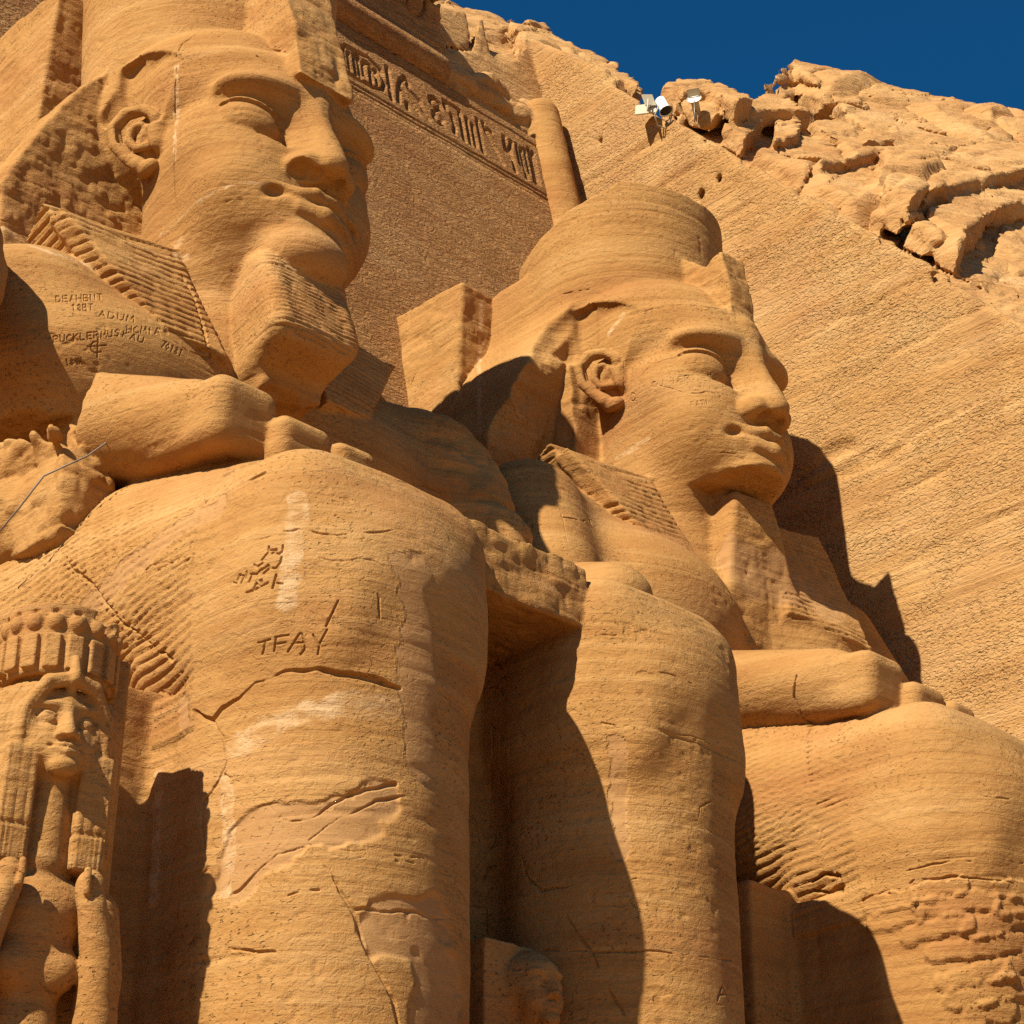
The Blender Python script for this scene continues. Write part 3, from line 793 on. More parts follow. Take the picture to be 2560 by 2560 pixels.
def queen_carving():
    c = Carving()                      # in colossus-head units: face centre near (0, 19.5, 18.7)
    c.part = 'back_slab'
    c.add(Box((1.2, 22.4, 11.0), (2.2, 1.6, 12.6), .15))
    c.part = 'wig'
    c.add(Ell((0, 20.1, 19.2), (2.7, 2.2, 2.6)), .1)
    c.add(Box((0, 20.5, 17.0), (2.95, 1.5, 3.9), 1.0), .5)
    c.mir(lambda s: Box((s * 1.62, 19.0, 15.5), (.72, .6, 2.5), .2, (4, 0, 0)), .2)
    c.sub(Ell((0, 17.5, 18.7), (1.6, 1.45, 2.1)), .08)
    c.sub(Box((0, 18.2, 15.0), (.85, 1.3, 2.6), .3), .1)
    c.mir(lambda s: Cap([(s * 1.6, 18.75, 16.6), (s * 1.82, 18.7, 18.2), (s * 1.7, 18.45, 19.6), (s * 1.0, 18.0, 20.75), (0, 17.8, 21.0)], [.4, .38, .36, .34, .34]), .12)
    c.part = 'crown'
    c.add(Cone((0, 20.4, 21.3), (0, 20.5, 24.6), 2.3, 2.5, .95, .1), .05)
    for k in range(16):
        a = k * 2 * math.pi / 16
        x, y = 2.22 * math.cos(a), 20.45 + 2.1 * math.sin(a)
        c.add(Box((x * 1.03, y, 22.3), (.36, .36, .8), .1, (0, 0, math.degrees(a))), .04)
        c.add(Ell((x * 1.03, 20.45 + (y - 20.45) * 1.03, 23.7), (.42, .42, .48)), .03)
        c.sub(Ell((x * 1.16, 20.45 + (y - 20.45) * 1.16, 24.15), (.26, .26, .16)), .05)
    c.sub(Half((0, 20.4, 24.4), (.05, .1, 1), (-4, 16, 23.9), (4, 24, 26)), .05, rough=(.25, .7))
    c.sub(Ell((1.6, 18.7, 24.3), (1.0, .8, .7)), .1, rough=(.3, .8))
    c.part = 'uraeus'
    c.add(Cap([(0, 17.95, 20.6), (0, 17.6, 20.9), (0, 17.85, 21.9)], [.2, .26, .2], (1, .8, 1)), .1)
    f = Carving(); face_ops(f)
    c.ops += [(op, pr, k, c_pid(c, 'face'), r) for op, pr, k, pid, r in f.ops]
    c.part = 'body'
    c.add(Cap([(0, 19.6, 17.5), (0, 19.7, 13.4)], [.95, 1.05]), .15)
    c.add(Ell((0, 20.0, 11.2), (2.7, 1.5, 1.9)), .4)
    c.add(Cap([(0, 20.0, 11), (0, 20.0, 7.5), (0, 19.8, 3.5), (0, 19.8, -2)], [1.9, 1.35, 1.75, 1.6]), .4)
    c.mir(lambda s: Ell((s * 1.0, 18.95, 8.9), (.85, .75, .9)), .5)
    c.part = 'arm'
    c.mir(lambda s: Cap([(s * 2.5, 20.0, 11.6), (s * 2.85, 19.6, 9.0), (s * 2.7, 19.0, 6.6)], [1.1, 1.0, .85]), .25)
    c.mir(lambda s: Cap([(s * 2.7, 18.8, 7.0), (s * 2.4, 18.3, 9.4), (s * 1.85, 18.0, 11.4)], [.85, .75, .6]), .2)
    c.mir(lambda s: Ell((s * 1.7, 18.05, 12.1), (.62, .55, .85)), .25)
    c.mir(lambda s: Cap([(s * 1.35, 17.45, 12.7), (s * 1.35, 17.38, 12.2), (s * 1.4, 17.45, 11.8)], .16), .08)
    return c

def c_pid(c, name):
    old = c.part; c.part = name; r = c.pid(); c.part = old
    return r

def prince_carving():
    c = Carving()
    c.part = 'back_slab'
    c.add(Box((-1.6, 21.3, 14.0), (2.0, 1.6, 7.6), .15), 0, rough=(.08, .6))
    c.add(Box((.2, 22.6, 14.0), (2.4, 1.4, 6.6), .15))
    c.part = 'wig'
    c.add(Ell((0, 20.2, 19.2), (2.1, 2.1, 2.2)), .1)
    c.add(Box((-.6, 20.8, 16.5), (1.7, 1.1, 3.4), .5), .4)
    c.sub(Ell((0, 17.7, 18.6), (1.5, 1.3, 1.9)), .1)
    f = Carving(); face_ops(f)
    c.ops += [(op, pr, k, c_pid(c, 'face'), r) for op, pr, k, pid, r in f.ops]
    c.part = 'body'
    c.add(Cap([(0, 19.8, 17.5), (0, 19.9, 14.5)], [1.0, 1.1]), .2)
    c.add(Cap([(0, 20.2, 12.6), (0, 20.2, 6)], [1.9, 1.5]), .3)
    c.mir(lambda s: Cap([(s * 2.2, 20.2, 13.2), (s * 2.4, 20.1, 7)], [.75, .55]), .15)
    return c

# ------------------------------------------------------------------ stone
def stone(name, dark=(.27, .115, .030), mid=(.375, .188, .055), light=(.47, .265, .095), surf='weathered', shift=0.0):
    m = bpy.data.materials.new(name); m.use_nodes = True
    nt = m.node_tree; N, L = nt.nodes, nt.links
    N.clear()
    def node(t, **kw):
        n = N.new(t)
        for k, x in kw.items(): setattr(n, k, x)
        return n
    def val(x):
        n = node("ShaderNodeValue"); n.outputs[0].default_value = x; return n.outputs[0]
    def math_(op, a, b=None, c=None, clamp=False):
        n = node("ShaderNodeMath", operation=op); n.use_clamp = clamp
        for i, x in enumerate((a, b, c)):
            if x is None: continue
            if isinstance(x, (int, float)): n.inputs[i].default_value = x
            else: L.new(x, n.inputs[i])
        return n.outputs[0]
    geo = node("ShaderNodeNewGeometry")
    def noise(scale, vec=(1, 1, 1), detail=4, rough=.55, off=(0, 0, 0), dist=0.0, rot=(0, 0, 0)):
        mp = node("ShaderNodeMapping"); mp.inputs["Scale"].default_value = vec; mp.inputs["Location"].default_value = off; mp.inputs["Rotation"].default_value = rot
        L.new(geo.outputs["Position"], mp.inputs["Vector"])
        n = node("ShaderNodeTexNoise"); n.inputs["Scale"].default_value = scale; n.inputs["Detail"].default_value = detail
        n.inputs["Roughness"].default_value = rough; n.inputs["Distortion"].default_value = dist
        L.new(mp.outputs[0], n.inputs["Vector"])
        return n.outputs["Fac"]
    def ramp(x, a, b, lo=0.0, hi=1.0):
        n = node("ShaderNodeMapRange"); n.inputs["From Min"].default_value = a; n.inputs["From Max"].default_value = b
        n.inputs["To Min"].default_value = lo; n.inputs["To Max"].default_value = hi
        L.new(x, n.inputs["Value"]); return n.outputs[0]
    def mixc(f, a, b):
        n = node("ShaderNodeMix", data_type='RGBA')
        if isinstance(f, (int, float)): n.inputs[0].default_value = f
        else: L.new(f, n.inputs[0])
        for i, x in ((6, a), (7, b)):
            if isinstance(x, tuple): n.inputs[i].default_value = (*x, 1)
            else: L.new(x, n.inputs[i])
        return n.outputs[2]
    # colour: beds, thin laminae, weather patches, grain
    beds = noise(1.0, (.07, .07, 1.25), 6, .62, (0, 0, shift), 1.2)
    lam = noise(1.0, (.22, .22, 7.0), 5, .6, (3, 1, shift), 1.0)
    patch = noise(.55, (1, 1, 1), 6, .6, (7, 3, 1))
    grain = noise(13.0, (1, 1, 1), 5, .7)
    t = math_('ADD', math_('MULTIPLY', beds, .95), math_('MULTIPLY', lam, .55))
    t = math_('ADD', t, math_('MULTIPLY', patch, .9))
    t = math_('ADD', t, math_('MULTIPLY', grain, .4))
    cr = node("ShaderNodeValToRGB")
    e = cr.color_ramp.elements
    e[0].position, e[0].color = .36, (*dark, 1)
    e[1].position, e[1].color = .65, (*light, 1)
    k = e.new(.50); k.color = (*mid, 1)
    L.new(math_('DIVIDE', t, 2.8), cr.inputs[0])
    colr = cr.outputs[0]
    red = noise(.33, (1, 1, 2.2), 5, .6, (11, 5, 2))
    colr = mixc(ramp(red, .52, .74, 0, .5), colr, (.31, .12, .04))
    pale = noise(1.0, (.16, .16, 2.6), 6, .65, (1, 9, 4), 1.5)
    colr = mixc(ramp(pale, .60, .80, 0, .55), colr, (.50, .31, .13))
    speck = noise(34.0, (1, 1, 1), 3, .6, (5, 5, 5))
    colr = mixc(ramp(speck, .64, .76, 0, .3), colr, (.15, .06, .02))
    if surf == 'picked':
        band = noise(1.0, (.1, .1, 1.0), 6, .6, (2, 2, 8), 1.5)
        colr = mixc(ramp(band, .35, .65, 0, .5), colr, (.47, .28, .115))
        st = noise(1.0, (.5, .5, .09), 5, .6, (1, 4, 2), .5)
        colr = mixc(ramp(st, .58, .78, 0, .5), colr, (.24, .105, .035))
    # attributes painted by the builder: restoration mortar and pale scrapes
    am = node("ShaderNodeAttribute", attribute_name="mortar"); ap = node("ShaderNodeAttribute", attribute_name="scrape")
    colr = mixc(math_('MULTIPLY', am.outputs["Fac"], .42), colr, mixc(grain, (.34, .18, .075), (.41, .225, .10)))
    scr = ramp(noise(5.0, (1, 1, 1.6), 5, .65, (3, 3, 3)), .42, .62, .12, .75)
    colr = mixc(math_('MULTIPLY', ap.outputs["Fac"], scr), colr, mixc(grain, (.50, .31, .14), (.60, .41, .22)))
    # relief
    fine = noise(55.0, (1, 1, 1), 4, .65)
    med = noise(7.0, (1, 1, 1.6), 6, .6, (2, 2, 2), .6)
    pits = ramp(noise(19.0, (1, 1, 1.5), 3, .5, (4, 0, 9)), .60, .74, 0, 1)
    pitm = ramp(noise(.9, (1, 1, 1), 3, .5, (8, 8, 1)), .40, .62, 0, 1)
    h = math_('MULTIPLY', fine, .007)
    h = math_('ADD', h, math_('MULTIPLY', lam, .020 if surf != 'smooth' else .003))
    if surf == 'weathered':
        h = math_('ADD', h, math_('MULTIPLY', med, .026))
        h = math_('SUBTRACT', h, math_('MULTIPLY', math_('MULTIPLY', pits, pitm), .022))
    elif surf == 'picked':          # side wall dressed with a pick: dense pocks in slanting rows
        r = (math.radians(38), 0, 0)
        pk = noise(10.5, (1, 1.0, 1.9), 2, .45, (0, 0, 0), .5, r)
        pk2 = noise(18.0, (1, 1.0, 1.6), 3, .5, (6, 0, 3), .3, r)
        amt = ramp(noise(.4, (1, 1, 3.0), 6, .68, (2, 7, 1), 1.0), .36, .64, .08, 1.0)
        h = math_('SUBTRACT', h, math_('MULTIPLY', math_('MULTIPLY', ramp(pk, .50, .66), amt), .042))
        h = math_('ADD', h, math_('MULTIPLY', math_('MULTIPLY', ramp(pk2, .38, .6), amt), .012))
        h = math_('ADD', h, math_('MULTIPLY', noise(1.0, (.25, .25, 5.0), 6, .65, (4, 4, 1), 1.2), .05))
    elif surf == 'chiselled':       # facade dressed with short wavy chisel strokes
        ck = noise(3.6, (1, 1, 2.4), 3, .5, (0, 0, 0), 2.2)
        ck2 = noise(11.0, (1, 1, 1.8), 3, .5, (3, 0, 0), 1.6)
        h = math_('ADD', h, math_('MULTIPLY', ramp(ck, .38, .62), .04))
        h = math_('ADD', h, math_('MULTIPLY', ramp(ck2, .35, .65), .012))
    elif surf == 'rock':
        h = math_('ADD', h, math_('MULTIPLY', noise(2.6, (1, 1, 1.8), 8, .62, (1, 1, 1), .8), .12))
        h = math_('ADD', h, math_('MULTIPLY', med, .02))
    h = math_('MULTIPLY', h, math_('SUBTRACT', 1.0, math_('MULTIPLY', am.outputs["Fac"], .55)))
    bp = node("ShaderNodeBump"); bp.inputs["Strength"].default_value = 1.0; bp.inputs["Distance"].default_value = 1.0
    L.new(h, bp.inputs["Height"])
    bs = node("ShaderNodeBsdfPrincipled")
    bs.inputs["Roughness"].default_value = .92; bs.inputs["Specular IOR Level"].default_value = .12
    L.new(colr, bs.inputs["Base Color"]); L.new(bp.outputs[0], bs.inputs["Normal"])
    out = node("ShaderNodeOutputMaterial"); L.new(bs.outputs[0], out.inputs["Surface"])
    return m

def plain(name, colr, rough=.5, metal=0.0, nscale=18.0, var=.15):
    m = bpy.data.materials.new(name); m.use_nodes = True
    N, L = m.node_tree.nodes, m.node_tree.links; b = N["Principled BSDF"]
    n = N.new("ShaderNodeTexNoise"); n.inputs["Scale"].default_value = nscale; n.inputs["Detail"].default_value = 5
    mx = N.new("ShaderNodeMix"); mx.data_type = 'RGBA'
    mx.inputs[6].default_value = (*[c * (1 - var) for c in colr], 1); mx.inputs[7].default_value = (*[min(1, c * (1 + var)) for c in colr], 1)
    L.new(n.outputs["Fac"], mx.inputs[0]); L.new(mx.outputs[2], b.inputs["Base Color"])
    b.inputs["Roughness"].default_value = rough; b.inputs["Metallic"].default_value = metal
    return m

STONE = stone("statue_sandstone")
WALLST = stone("picked_sandstone", surf='picked', dark=(.33, .155, .045), mid=(.42, .22, .07), light=(.52, .31, .12))
FACST = stone("chiselled_sandstone", surf='chiselled', dark=(.28, .125, .04), mid=(.37, .18, .06), light=(.45, .25, .095))
ROCK = stone("hillside_sandstone", surf='rock', dark=(.36, .17, .055), mid=(.46, .245, .085), light=(.56, .335, .14))
SAND = stone("terrace_sand", surf='smooth', dark=(.28, .165, .075), mid=(.33, .2, .095), light=(.37, .235, .12))

# ------------------------------------------------------------------ ground
def flat(name, x0, x1, y0, y1, z, mat, kind):
    me = bpy.data.meshes.new(name); me.from_pydata([(x0, y0, z), (x1, y0, z), (x1, y1, z), (x0, y1, z)], [], [(0, 1, 2, 3)])
    me.materials.append(mat); o = bpy.data.objects.new(name, me); col.objects.link(o); o["kind"] = kind
    return o
flat("ground", -1500, 1500, -1500, 1500, 0.0, SAND, "structure")

# ------------------------------------------------------------------ hillside and cut wall
QUICK = 1.0
HS = hillside()
v, q = net_boxes(hill_field(HS), [((17, 9, 6), (43, 35.5, 40))], .08 * QUICK)
cen = v[q].mean(1)
is_wall = (np.abs(cen[:, 0] - wall_x(cen[:, 2])) < .16) & (cen[:, 1] < fac_y(cen[:, 2]) + .4)
pw = v.copy()
nw = vert_normals(v, q)
near = (np.abs(v[:, 0] - wall_x(v[:, 2])) < .2)
pk = np.stack([v[:, 0] * 0, v[:, 1] * 1.0, v[:, 2] * 2.4], 1)
pw[near] += nw[near] * (.012 * fbm(pk[near] * 2.2, 3, seed=31) + .02 * fbm(np.stack([v[:, 0] * 0, v[:, 1] * .15, v[:, 2] * 2.2], 1)[near], 3, seed=33))[:, None]
for w_, d_, pts_ in WALL_LINES:                       # open bedding joints, gouges and cracks in the wall
    L_ = np.array(pts_, np.float32); yz = v[:, 1:3]
    ix = np.nonzero(near & ((yz >= L_.min(0) - .4) & (yz <= L_.max(0) + .4)).all(1))[0]
    if len(ix):
        wob = yz[ix] + .12 * np.stack([vnoise(v[ix] * 1.6, seed=k) for k in (51, 52)], 1)
        r_ = seg_dist(wob, L_); ww_ = w_ * 1.6 * np.clip(.6 + .8 * vnoise(v[ix] * .9, seed=53), .15, 1.4)
        pw[ix, 0] += (d_ * 1.2 * (1 - np.clip(r_ / ww_, 0, 1) ** 2)).astype(np.float32)
nw = vert_normals(pw, q)
cliff = quad_object("cliff", pw, q[~is_wall], ROCK, None, None); cliff["kind"] = "structure"
cliff.data.set_sharp_from_angle(angle=math.radians(34))
rw = quad_object("rock_wall", pw, q[is_wall], WALLST, None, nw)
tag(rw, "tall sheer sandstone wall cut square to the temple front, pocked with pick marks", "wall")

# loose boulders resting above the cut edge
def boulder(name, pts, th, label, seed):
    P = np.array(pts) - HN * th * .8; c0 = P.mean(0) - HN * th * .5
    B_ = Carving(); B_.part = 'rock'
    rad = np.linalg.norm(P - P.mean(0), axis=1)
    B_.add(Slab(P - HN * th * .55, th, .22), 0, rough=(.1, 1.0))
    lo, hi = P.min(0) - 1.2, P.max(0) + 1.2
    def fn(p):
        d = B_.ev(p); m = np.abs(d) < .5
        f1, f2, h = worley(p[m] * .9 + seed, seed)
        d[m] += .06 * ridged(p[m] * 1.2, 3, seed=seed) + .10 * (.5 - f1)
        return d
    v, q = net_boxes(fn, [(lo, hi)], .06 * QUICK)
    o = quad_object(name, v - c0.astype(np.float32), q, ROCK, None, vert_normals(v, q)); o.location = c0
    return tag(o, label, "boulder", "boulders above the cut wall")
boulder("boulder", BOULDERS['upright'], .55, "upright rounded boulder split by a thin crack, standing above the wall edge", 3)
boulder("boulder", BOULDERS['wedge'], .5, "wedge shaped boulder with a shaded face lying directly on the wall edge", 5)
boulder("boulder", BOULDERS['hollow'], .7, "largest boulder at the picture's right margin, with a dark hollow beneath it", 7)
boulder("boulder", BOULDERS['edge'], .3, "slanting boulder at the right margin under the largest boulder", 9)
boulder("boulder", BOULDERS['small'], .16, "smallest pale boulder, lodged on the wall edge", 11)
boulder("boulder", BOULDERS['flat'], .2, "low flat boulder on the wall edge below the smallest one", 13)

# ------------------------------------------------------------------ temple front
fac_base = (14.0, 22.0, 0.0)
temple = tag(empty("temple_facade", fac_base), "sloping chiselled temple front behind the colossi, with a carved frieze and broken cornice", "temple front")
fo = np.array(fac_base)
sheet("wall", -6, 26.85, 0.0, 28.45, .11 * QUICK, wall_carve, FACST, temple, fo)
sheet("frieze", 12, 26.85, 28.45, 30.55, .028 * QUICK, frieze_carve, FACST, temple, fo)
FP = facade_prims()
v, q = net_boxes(lambda p: FP.ev(p), [((14, 21.5, 19), (26.8, 29, 34.5))], .05 * QUICK)
_, lab = FP.ev(v[q].mean(1), label=True)
nf = vert_normals(v, q)
for i, pn in enumerate(FP.parts):
    if (lab == i).any(): quad_object(pn, v - fo.astype(np.float32), q[lab == i], FACST if pn == 'cornice' else ROCK if pn == 'broken_cornice' else STONE, temple, nf)

# ------------------------------------------------------------------ colossi: surface detail, splitting into parts
def refine(v, q, mask, n=3):
    """split the masked quads n x n"""
    if not mask.any(): return v, q
    A = v[q[mask]].astype(np.float64); k = len(A)
    g = np.linspace(0, 1, n + 1); U, W = np.meshgrid(g, g, indexing='ij'); U, W = U.ravel(), W.ravel()
    pts = (A[:, None, 0] * ((1 - U) * (1 - W))[None, :, None] + A[:, None, 1] * (U * (1 - W))[None, :, None] + A[:, None, 2] * (U * W)[None, :, None] + A[:, None, 3] * ((1 - U) * W)[None, :, None])
    m = (n + 1) ** 2
    ii = np.arange(m).reshape(n + 1, n + 1)
    cell = np.stack([ii[:-1, :-1], ii[1:, :-1], ii[1:, 1:], ii[:-1, 1:]], -1).reshape(-1, 4)
    nq = (np.arange(k)[:, None, None] * m + cell[None] + len(v)).reshape(-1, 4)
    allv = np.concatenate([v.astype(np.float64), pts.reshape(-1, 3)])
    key = np.round(allv * 4e4).astype(np.int64)
    _, first, inv = np.unique(key, axis=0, return_index=True, return_inverse=True)
    inv = inv.ravel()
    Q = inv[np.concatenate([q[~mask], nq])]
    return allv[first].astype(np.float32), Q

def line_field(p, lines, reach=.12):
    """for every point the carving depth by engraved lines and cracks: (width, depth, 3-D points)"""
    out = np.zeros(len(p), np.float32)
    for w, dep, pts in lines:
        L = np.array(pts, np.float32)
        m = ((p >= L.min(0) - w * 2) & (p <= L.max(0) + w * 2)).all(1)
        idx = np.nonzero(m)[0]
        if len(idx) == 0: continue
        q = p[idx] + .02 * np.stack([vnoise(p[idx] * 6, seed=k) for k in (11, 12, 13)], 1) * (1 if w > .026 else .1)
        r = seg_dist(q, L)
        var = (.55 + .6 * vnoise(p[idx] * 1.7, seed=15)) if w > .026 else np.full(len(idx), 1.0, np.float32)
        ww = w * .55 * np.clip(var, .35, 1.2)
        out[idx] = np.minimum(out[idx], -dep * .8 * np.clip(var, .2, 1) * (1 - np.clip(r / ww, 0, 1) ** 2))
    return out

def detail(p, n, lab, parts, sid, lines, areas):
    x, y, z = p[:, 0], p[:, 1], p[:, 2]
    P = lambda nm: lab == parts.index(nm) if nm in parts else np.zeros(len(p), bool)
    d = .016 * fbm(p * .9, 4, seed=41 + sid) + .007 * fbm(np.stack([x * .3, y * .3, z * 4.5], 1), 3, seed=47)
    bz = np.stack([x * .35, y * .35, z * 3.2 + .25 * vnoise(p * .5, seed=49)], 1)
    d -= .010 * sstep(.6, .95, ridged(bz, 2, seed=48)) * sstep(-.1, .25, fbm(p * .45, 2, seed=50)) * np.where(P('face') | P('ear'), .15, 1.0)
    g = fbm(p * 2.2, 2, seed=61)
    d -= .012 * sstep(.5, .85, vnoise(p * [7, 7, 10], seed=5) + .3 * vnoise(p * 19, seed=6)) * sstep(-.1, .35, g)
    hem = 14.36 if sid == 1 else 13.9
    ki = np.nonzero((P('kilt') | P('leg')) & (y > hem - .05) & (x < -1.6) & (z > 8.3))[0]
    if len(ki):
        yy, zz, xx = y[ki] - hem - .05 * (z[ki] - 9.5), z[ki], x[ki]
        wob = .05 * fbm(np.stack([xx, yy * 1.2, zz * 1.2], 1), 2, seed=71)
        d[ki] += .03 * sstep(0, .03, yy)
        arc = yy + .16 * (zz - 9.4) ** 2 * np.sign(9.8 - zz) * .6
        low = sstep(9.55, 9.45, zz + .2 * wob)
        colm = np.floor(np.clip((arc - .52) / .46, -1, 9))
        inner = (arc > .52) & (arc < 2.4) & (low < .5)
        ph = np.where(inner, zz + .22 * yy + colm * .035, zz + .10 * yy) + wob
        per = np.where(low > .5, .105, .083)
        gr = np.abs(((ph / per) % 1.0) - .5) * 2
        fr = ((arc - .52) / .46) % 1.0
        band = inner & ((fr < .09) | ((fr > .30) & (fr < .36)))
        wear = sstep(-.35, .05, fbm(p[ki] * .8, 3, seed=73) + .3) * sstep(.02, .07, yy) * sstep(8.35, 8.6, zz) * sstep(3.6, 2.9, yy) * (.45 + .55 * sstep(-.2, .3, fbm(p[ki] * 1.6, 3, seed=75)))
        d[ki] -= np.where(band, .004, .028 * sstep(.45, 1.0, gr)) * wear
    li = np.nonzero(P('lappet') & (n[:, 1] < .2))[0]
    if len(li):
        wear = sstep(-.25, .1, fbm(p[li] * 1.3, 3, seed=81) + (.25 if sid == 1 else .0))
        gr = np.abs((((z[li] + .012 * np.sin(x[li] * 3)) / .118) % 1.0) - .5) * 2
        d[li] -= .030 * sstep(.5, 1.0, gr) * wear
    bi = np.nonzero(P('beard') & (np.abs(n[:, 2]) < .6) & (z > 15.5))[0]
    if len(bi) and sid == 1:
        gr = np.abs((((z[bi] + .05 * np.abs(x[bi]) + .02 * np.sin(z[bi] * 2 + x[bi] * 5)) / .074) % 1.0) - .5) * 2
        front = sstep(-.35, -.7, n[bi, 1])
        d[bi] -= .024 * sstep(.35, 1.0, gr) * (.25 + .75 * front) * sstep(-.4, .0, fbm(p[bi] * 1.5, 3, seed=87) + .2)
    d0 = d.copy()
    mortar = np.zeros(len(p), np.float32); scrape = np.zeros(len(p), np.float32)
    for kind, half, dep, pts in areas:           # filled strips along lines: restoration mortar, pale scrapes
        L = np.array(pts, np.float32)
        idx = np.nonzero(((p >= L.min(0) - half * 1.6) & (p <= L.max(0) + half * 1.6)).all(1))[0]
        if len(idx) == 0: continue
        r = seg_dist(p[idx], L) + half * .6 * fbm(p[idx] * (2.2 / max(half, .1)) * .4, 3, seed=91)
        f = 1 - sstep(half * .85, half * 1.02, r)
        if kind == 'm': mortar[idx] = np.maximum(mortar[idx], f)
        elif kind == 's': scrape[idx] = np.maximum(scrape[idx], f)
        d[idx] += dep * f
    d += line_field(p + n * d0[:, None], lines)
    return d, mortar, scrape

TWIN = {'ear', 'lappet', 'upper_arm', 'forearm', 'hand', 'leg'}
SUBOF = {'ear': 'face', 'beard': 'face', 'uraeus': 'headdress', 'lappet': 'headdress', 'hand': 'forearm'}
def build_colossus(sid, xc, h, label, lines, graffiti, areas):
    S = colossus({'id': sid})
    bx = [((-5.6, 11.2, 3.6), (5.6, 23.4, 12.0)), ((-5.6, 12.2, 12.0), (5.6, 25.8, 17.4)), ((-5.4, 16.2, 17.4), (5.4, 26.2, 27.0))]
    bx = [(np.round(np.array(a) / h) * h, np.round(np.array(b) / h) * h) for a, b in bx]
    v, q = net_boxes(lambda p: S.ev(p), bx, h)
    if graffiti:
        c = v[q].mean(1); m = np.zeros(len(q), bool)
        for w, dep, pts in list(graffiti) + list(lines):
            L = np.array(pts, np.float32)
            idx = np.nonzero(((c >= L.min(0) - .07) & (c <= L.max(0) + .07)).all(1))[0]
            if len(idx): m[idx] |= seg_dist(c[idx], L) < .06
        v, q = refine(v, q, m, 3)
    n = vert_normals(v, q)
    _, lab = S.ev(v, label=True)
    hem = 14.36 if sid == 1 else 13.9
    if 'leg' in S.parts:
        L_ = S.parts.index('leg'); K_ = S.parts.index('kilt')
        lab[(lab == L_) & (v[:, 1] > hem) & (v[:, 2] > 8.45)] = K_
    d, mo, sc = detail(v, n, lab, S.parts, sid, list(lines) + list(graffiti), areas)
    v = (v + n * d[:, None]).astype(np.float32)
    n = vert_normals(v, q)
    ql = np.sort(lab[q], 1)[:, 1]; qx = v[q][:, :, 0].mean(1)
    base = np.array([xc, 17.0, 0.0]); off = np.array([0, 17.0, 0], np.float32)
    root = tag(empty("seated_colossus", tuple(base)), label, "statue", "seated colossi of a king")
    made = {}
    order = [p for p in S.parts if p not in SUBOF] + [p for p in S.parts if p in SUBOF]
    for pn in order:
        k = S.parts.index(pn)
        for sg in ((-1, 1) if pn in TWIN else (0,)):
            m = (ql == k) & ((qx < 0) if sg < 0 else (qx >= 0) if sg > 0 else True)
            if m.sum() < 12: continue
            par = root
            if pn in SUBOF: par = made.get((SUBOF[pn], sg)) or made.get((SUBOF[pn], 0)) or root
            made[(pn, sg)] = quad_object(pn, v - off, q[m], STONE, par, n, {"mortar": mo, "scrape": sc})
    me = Carving(); me.part = 'pedestal'
    me.add(Box((-.8, 16.2, 1.85), (6.4, 5.2, 1.85), .06), 0, rough=(.03, 1))
    pv, pq = net_boxes(lambda p: me.ev(p), [((-7.6, 10.8, -.2), (6, 21.8, 3.9))], .15)
    quad_object("pedestal", pv - off, pq, STONE, root)
    return root, S

def build_figure(name, carv, sc, at_, label, h, z0, group, grooves, yaw=0):
    """a small standing figure; at_ is where its face sits"""
    a = np.array([0, 19.5, 18.7], np.float32); b = np.array(at_, np.float32)
    lo = b + np.array([-3.6, -2.4, 0]) * sc; hi = b + np.array([3.8, 4.8, 6.6]) * sc; lo[2] = z0
    v, q = net_boxes(lambda p: carv.ev((p - b) / sc + a) * sc, [(lo, hi)], h)
    _, lab = carv.ev((v - b) / sc + a, label=True)
    n = vert_normals(v, q)
    u = (v - b) / sc + a
    d = .004 * fbm(v * 5, 3, seed=101)
    wi = lab == carv.parts.index('wig')
    if grooves:
        r = np.hypot(u[:, 0], (u[:, 2] - 18.9) * .85)
        top = u[:, 2] > 18.2
        ph = np.where(top, r / .34, u[:, 0] / .42); br = np.where(top, np.arctan2(u[:, 0], u[:, 2] - 18.5) * 9, u[:, 2] / .4)
        g = np.abs((ph % 1) - .5) * 2; g2 = np.abs(((br + np.floor(ph) * .5) % 1) - .5) * 2
        fringe = (u[:, 2] < 14.5); g = np.where(fringe, np.abs(((u[:, 0] / .2) % 1) - .5) * 2, g)
        d -= np.where(wi & (n[:, 1] < .3), np.where(u[:, 2] > 15.9, .005, .009) * sstep(.5, 1, g) + np.where(u[:, 2] > 15.9, .003 * sstep(.6, 1, g2), 0), 0)
        d -= np.where(wi, .012 * (1 - sstep(.05, .12, np.abs(u[:, 2] - 14.55))), 0)
    v = (v + n * d[:, None]).astype(np.float32); n = vert_normals(v, q)
    base = np.array([b[0], b[1], z0], np.float32)
    root = tag(empty(name, tuple(float(t) for t in base)), label, "statue", group)
    root.rotation_euler.z = math.radians(yaw)
    ql = np.sort(lab[q], 1)[:, 1]; qx = v[q][:, :, 0].mean(1) - b[0]
    for k, pn in enumerate(carv.parts):
        for sg in ((-1, 1) if pn == 'arm' else (0,)):
            m = (ql == k) & ((qx < 0) if sg < 0 else (qx >= 0) if sg > 0 else True)
            if m.sum() > 8: quad_object(pn, v - base, q[m], STONE, root, n)
    return root

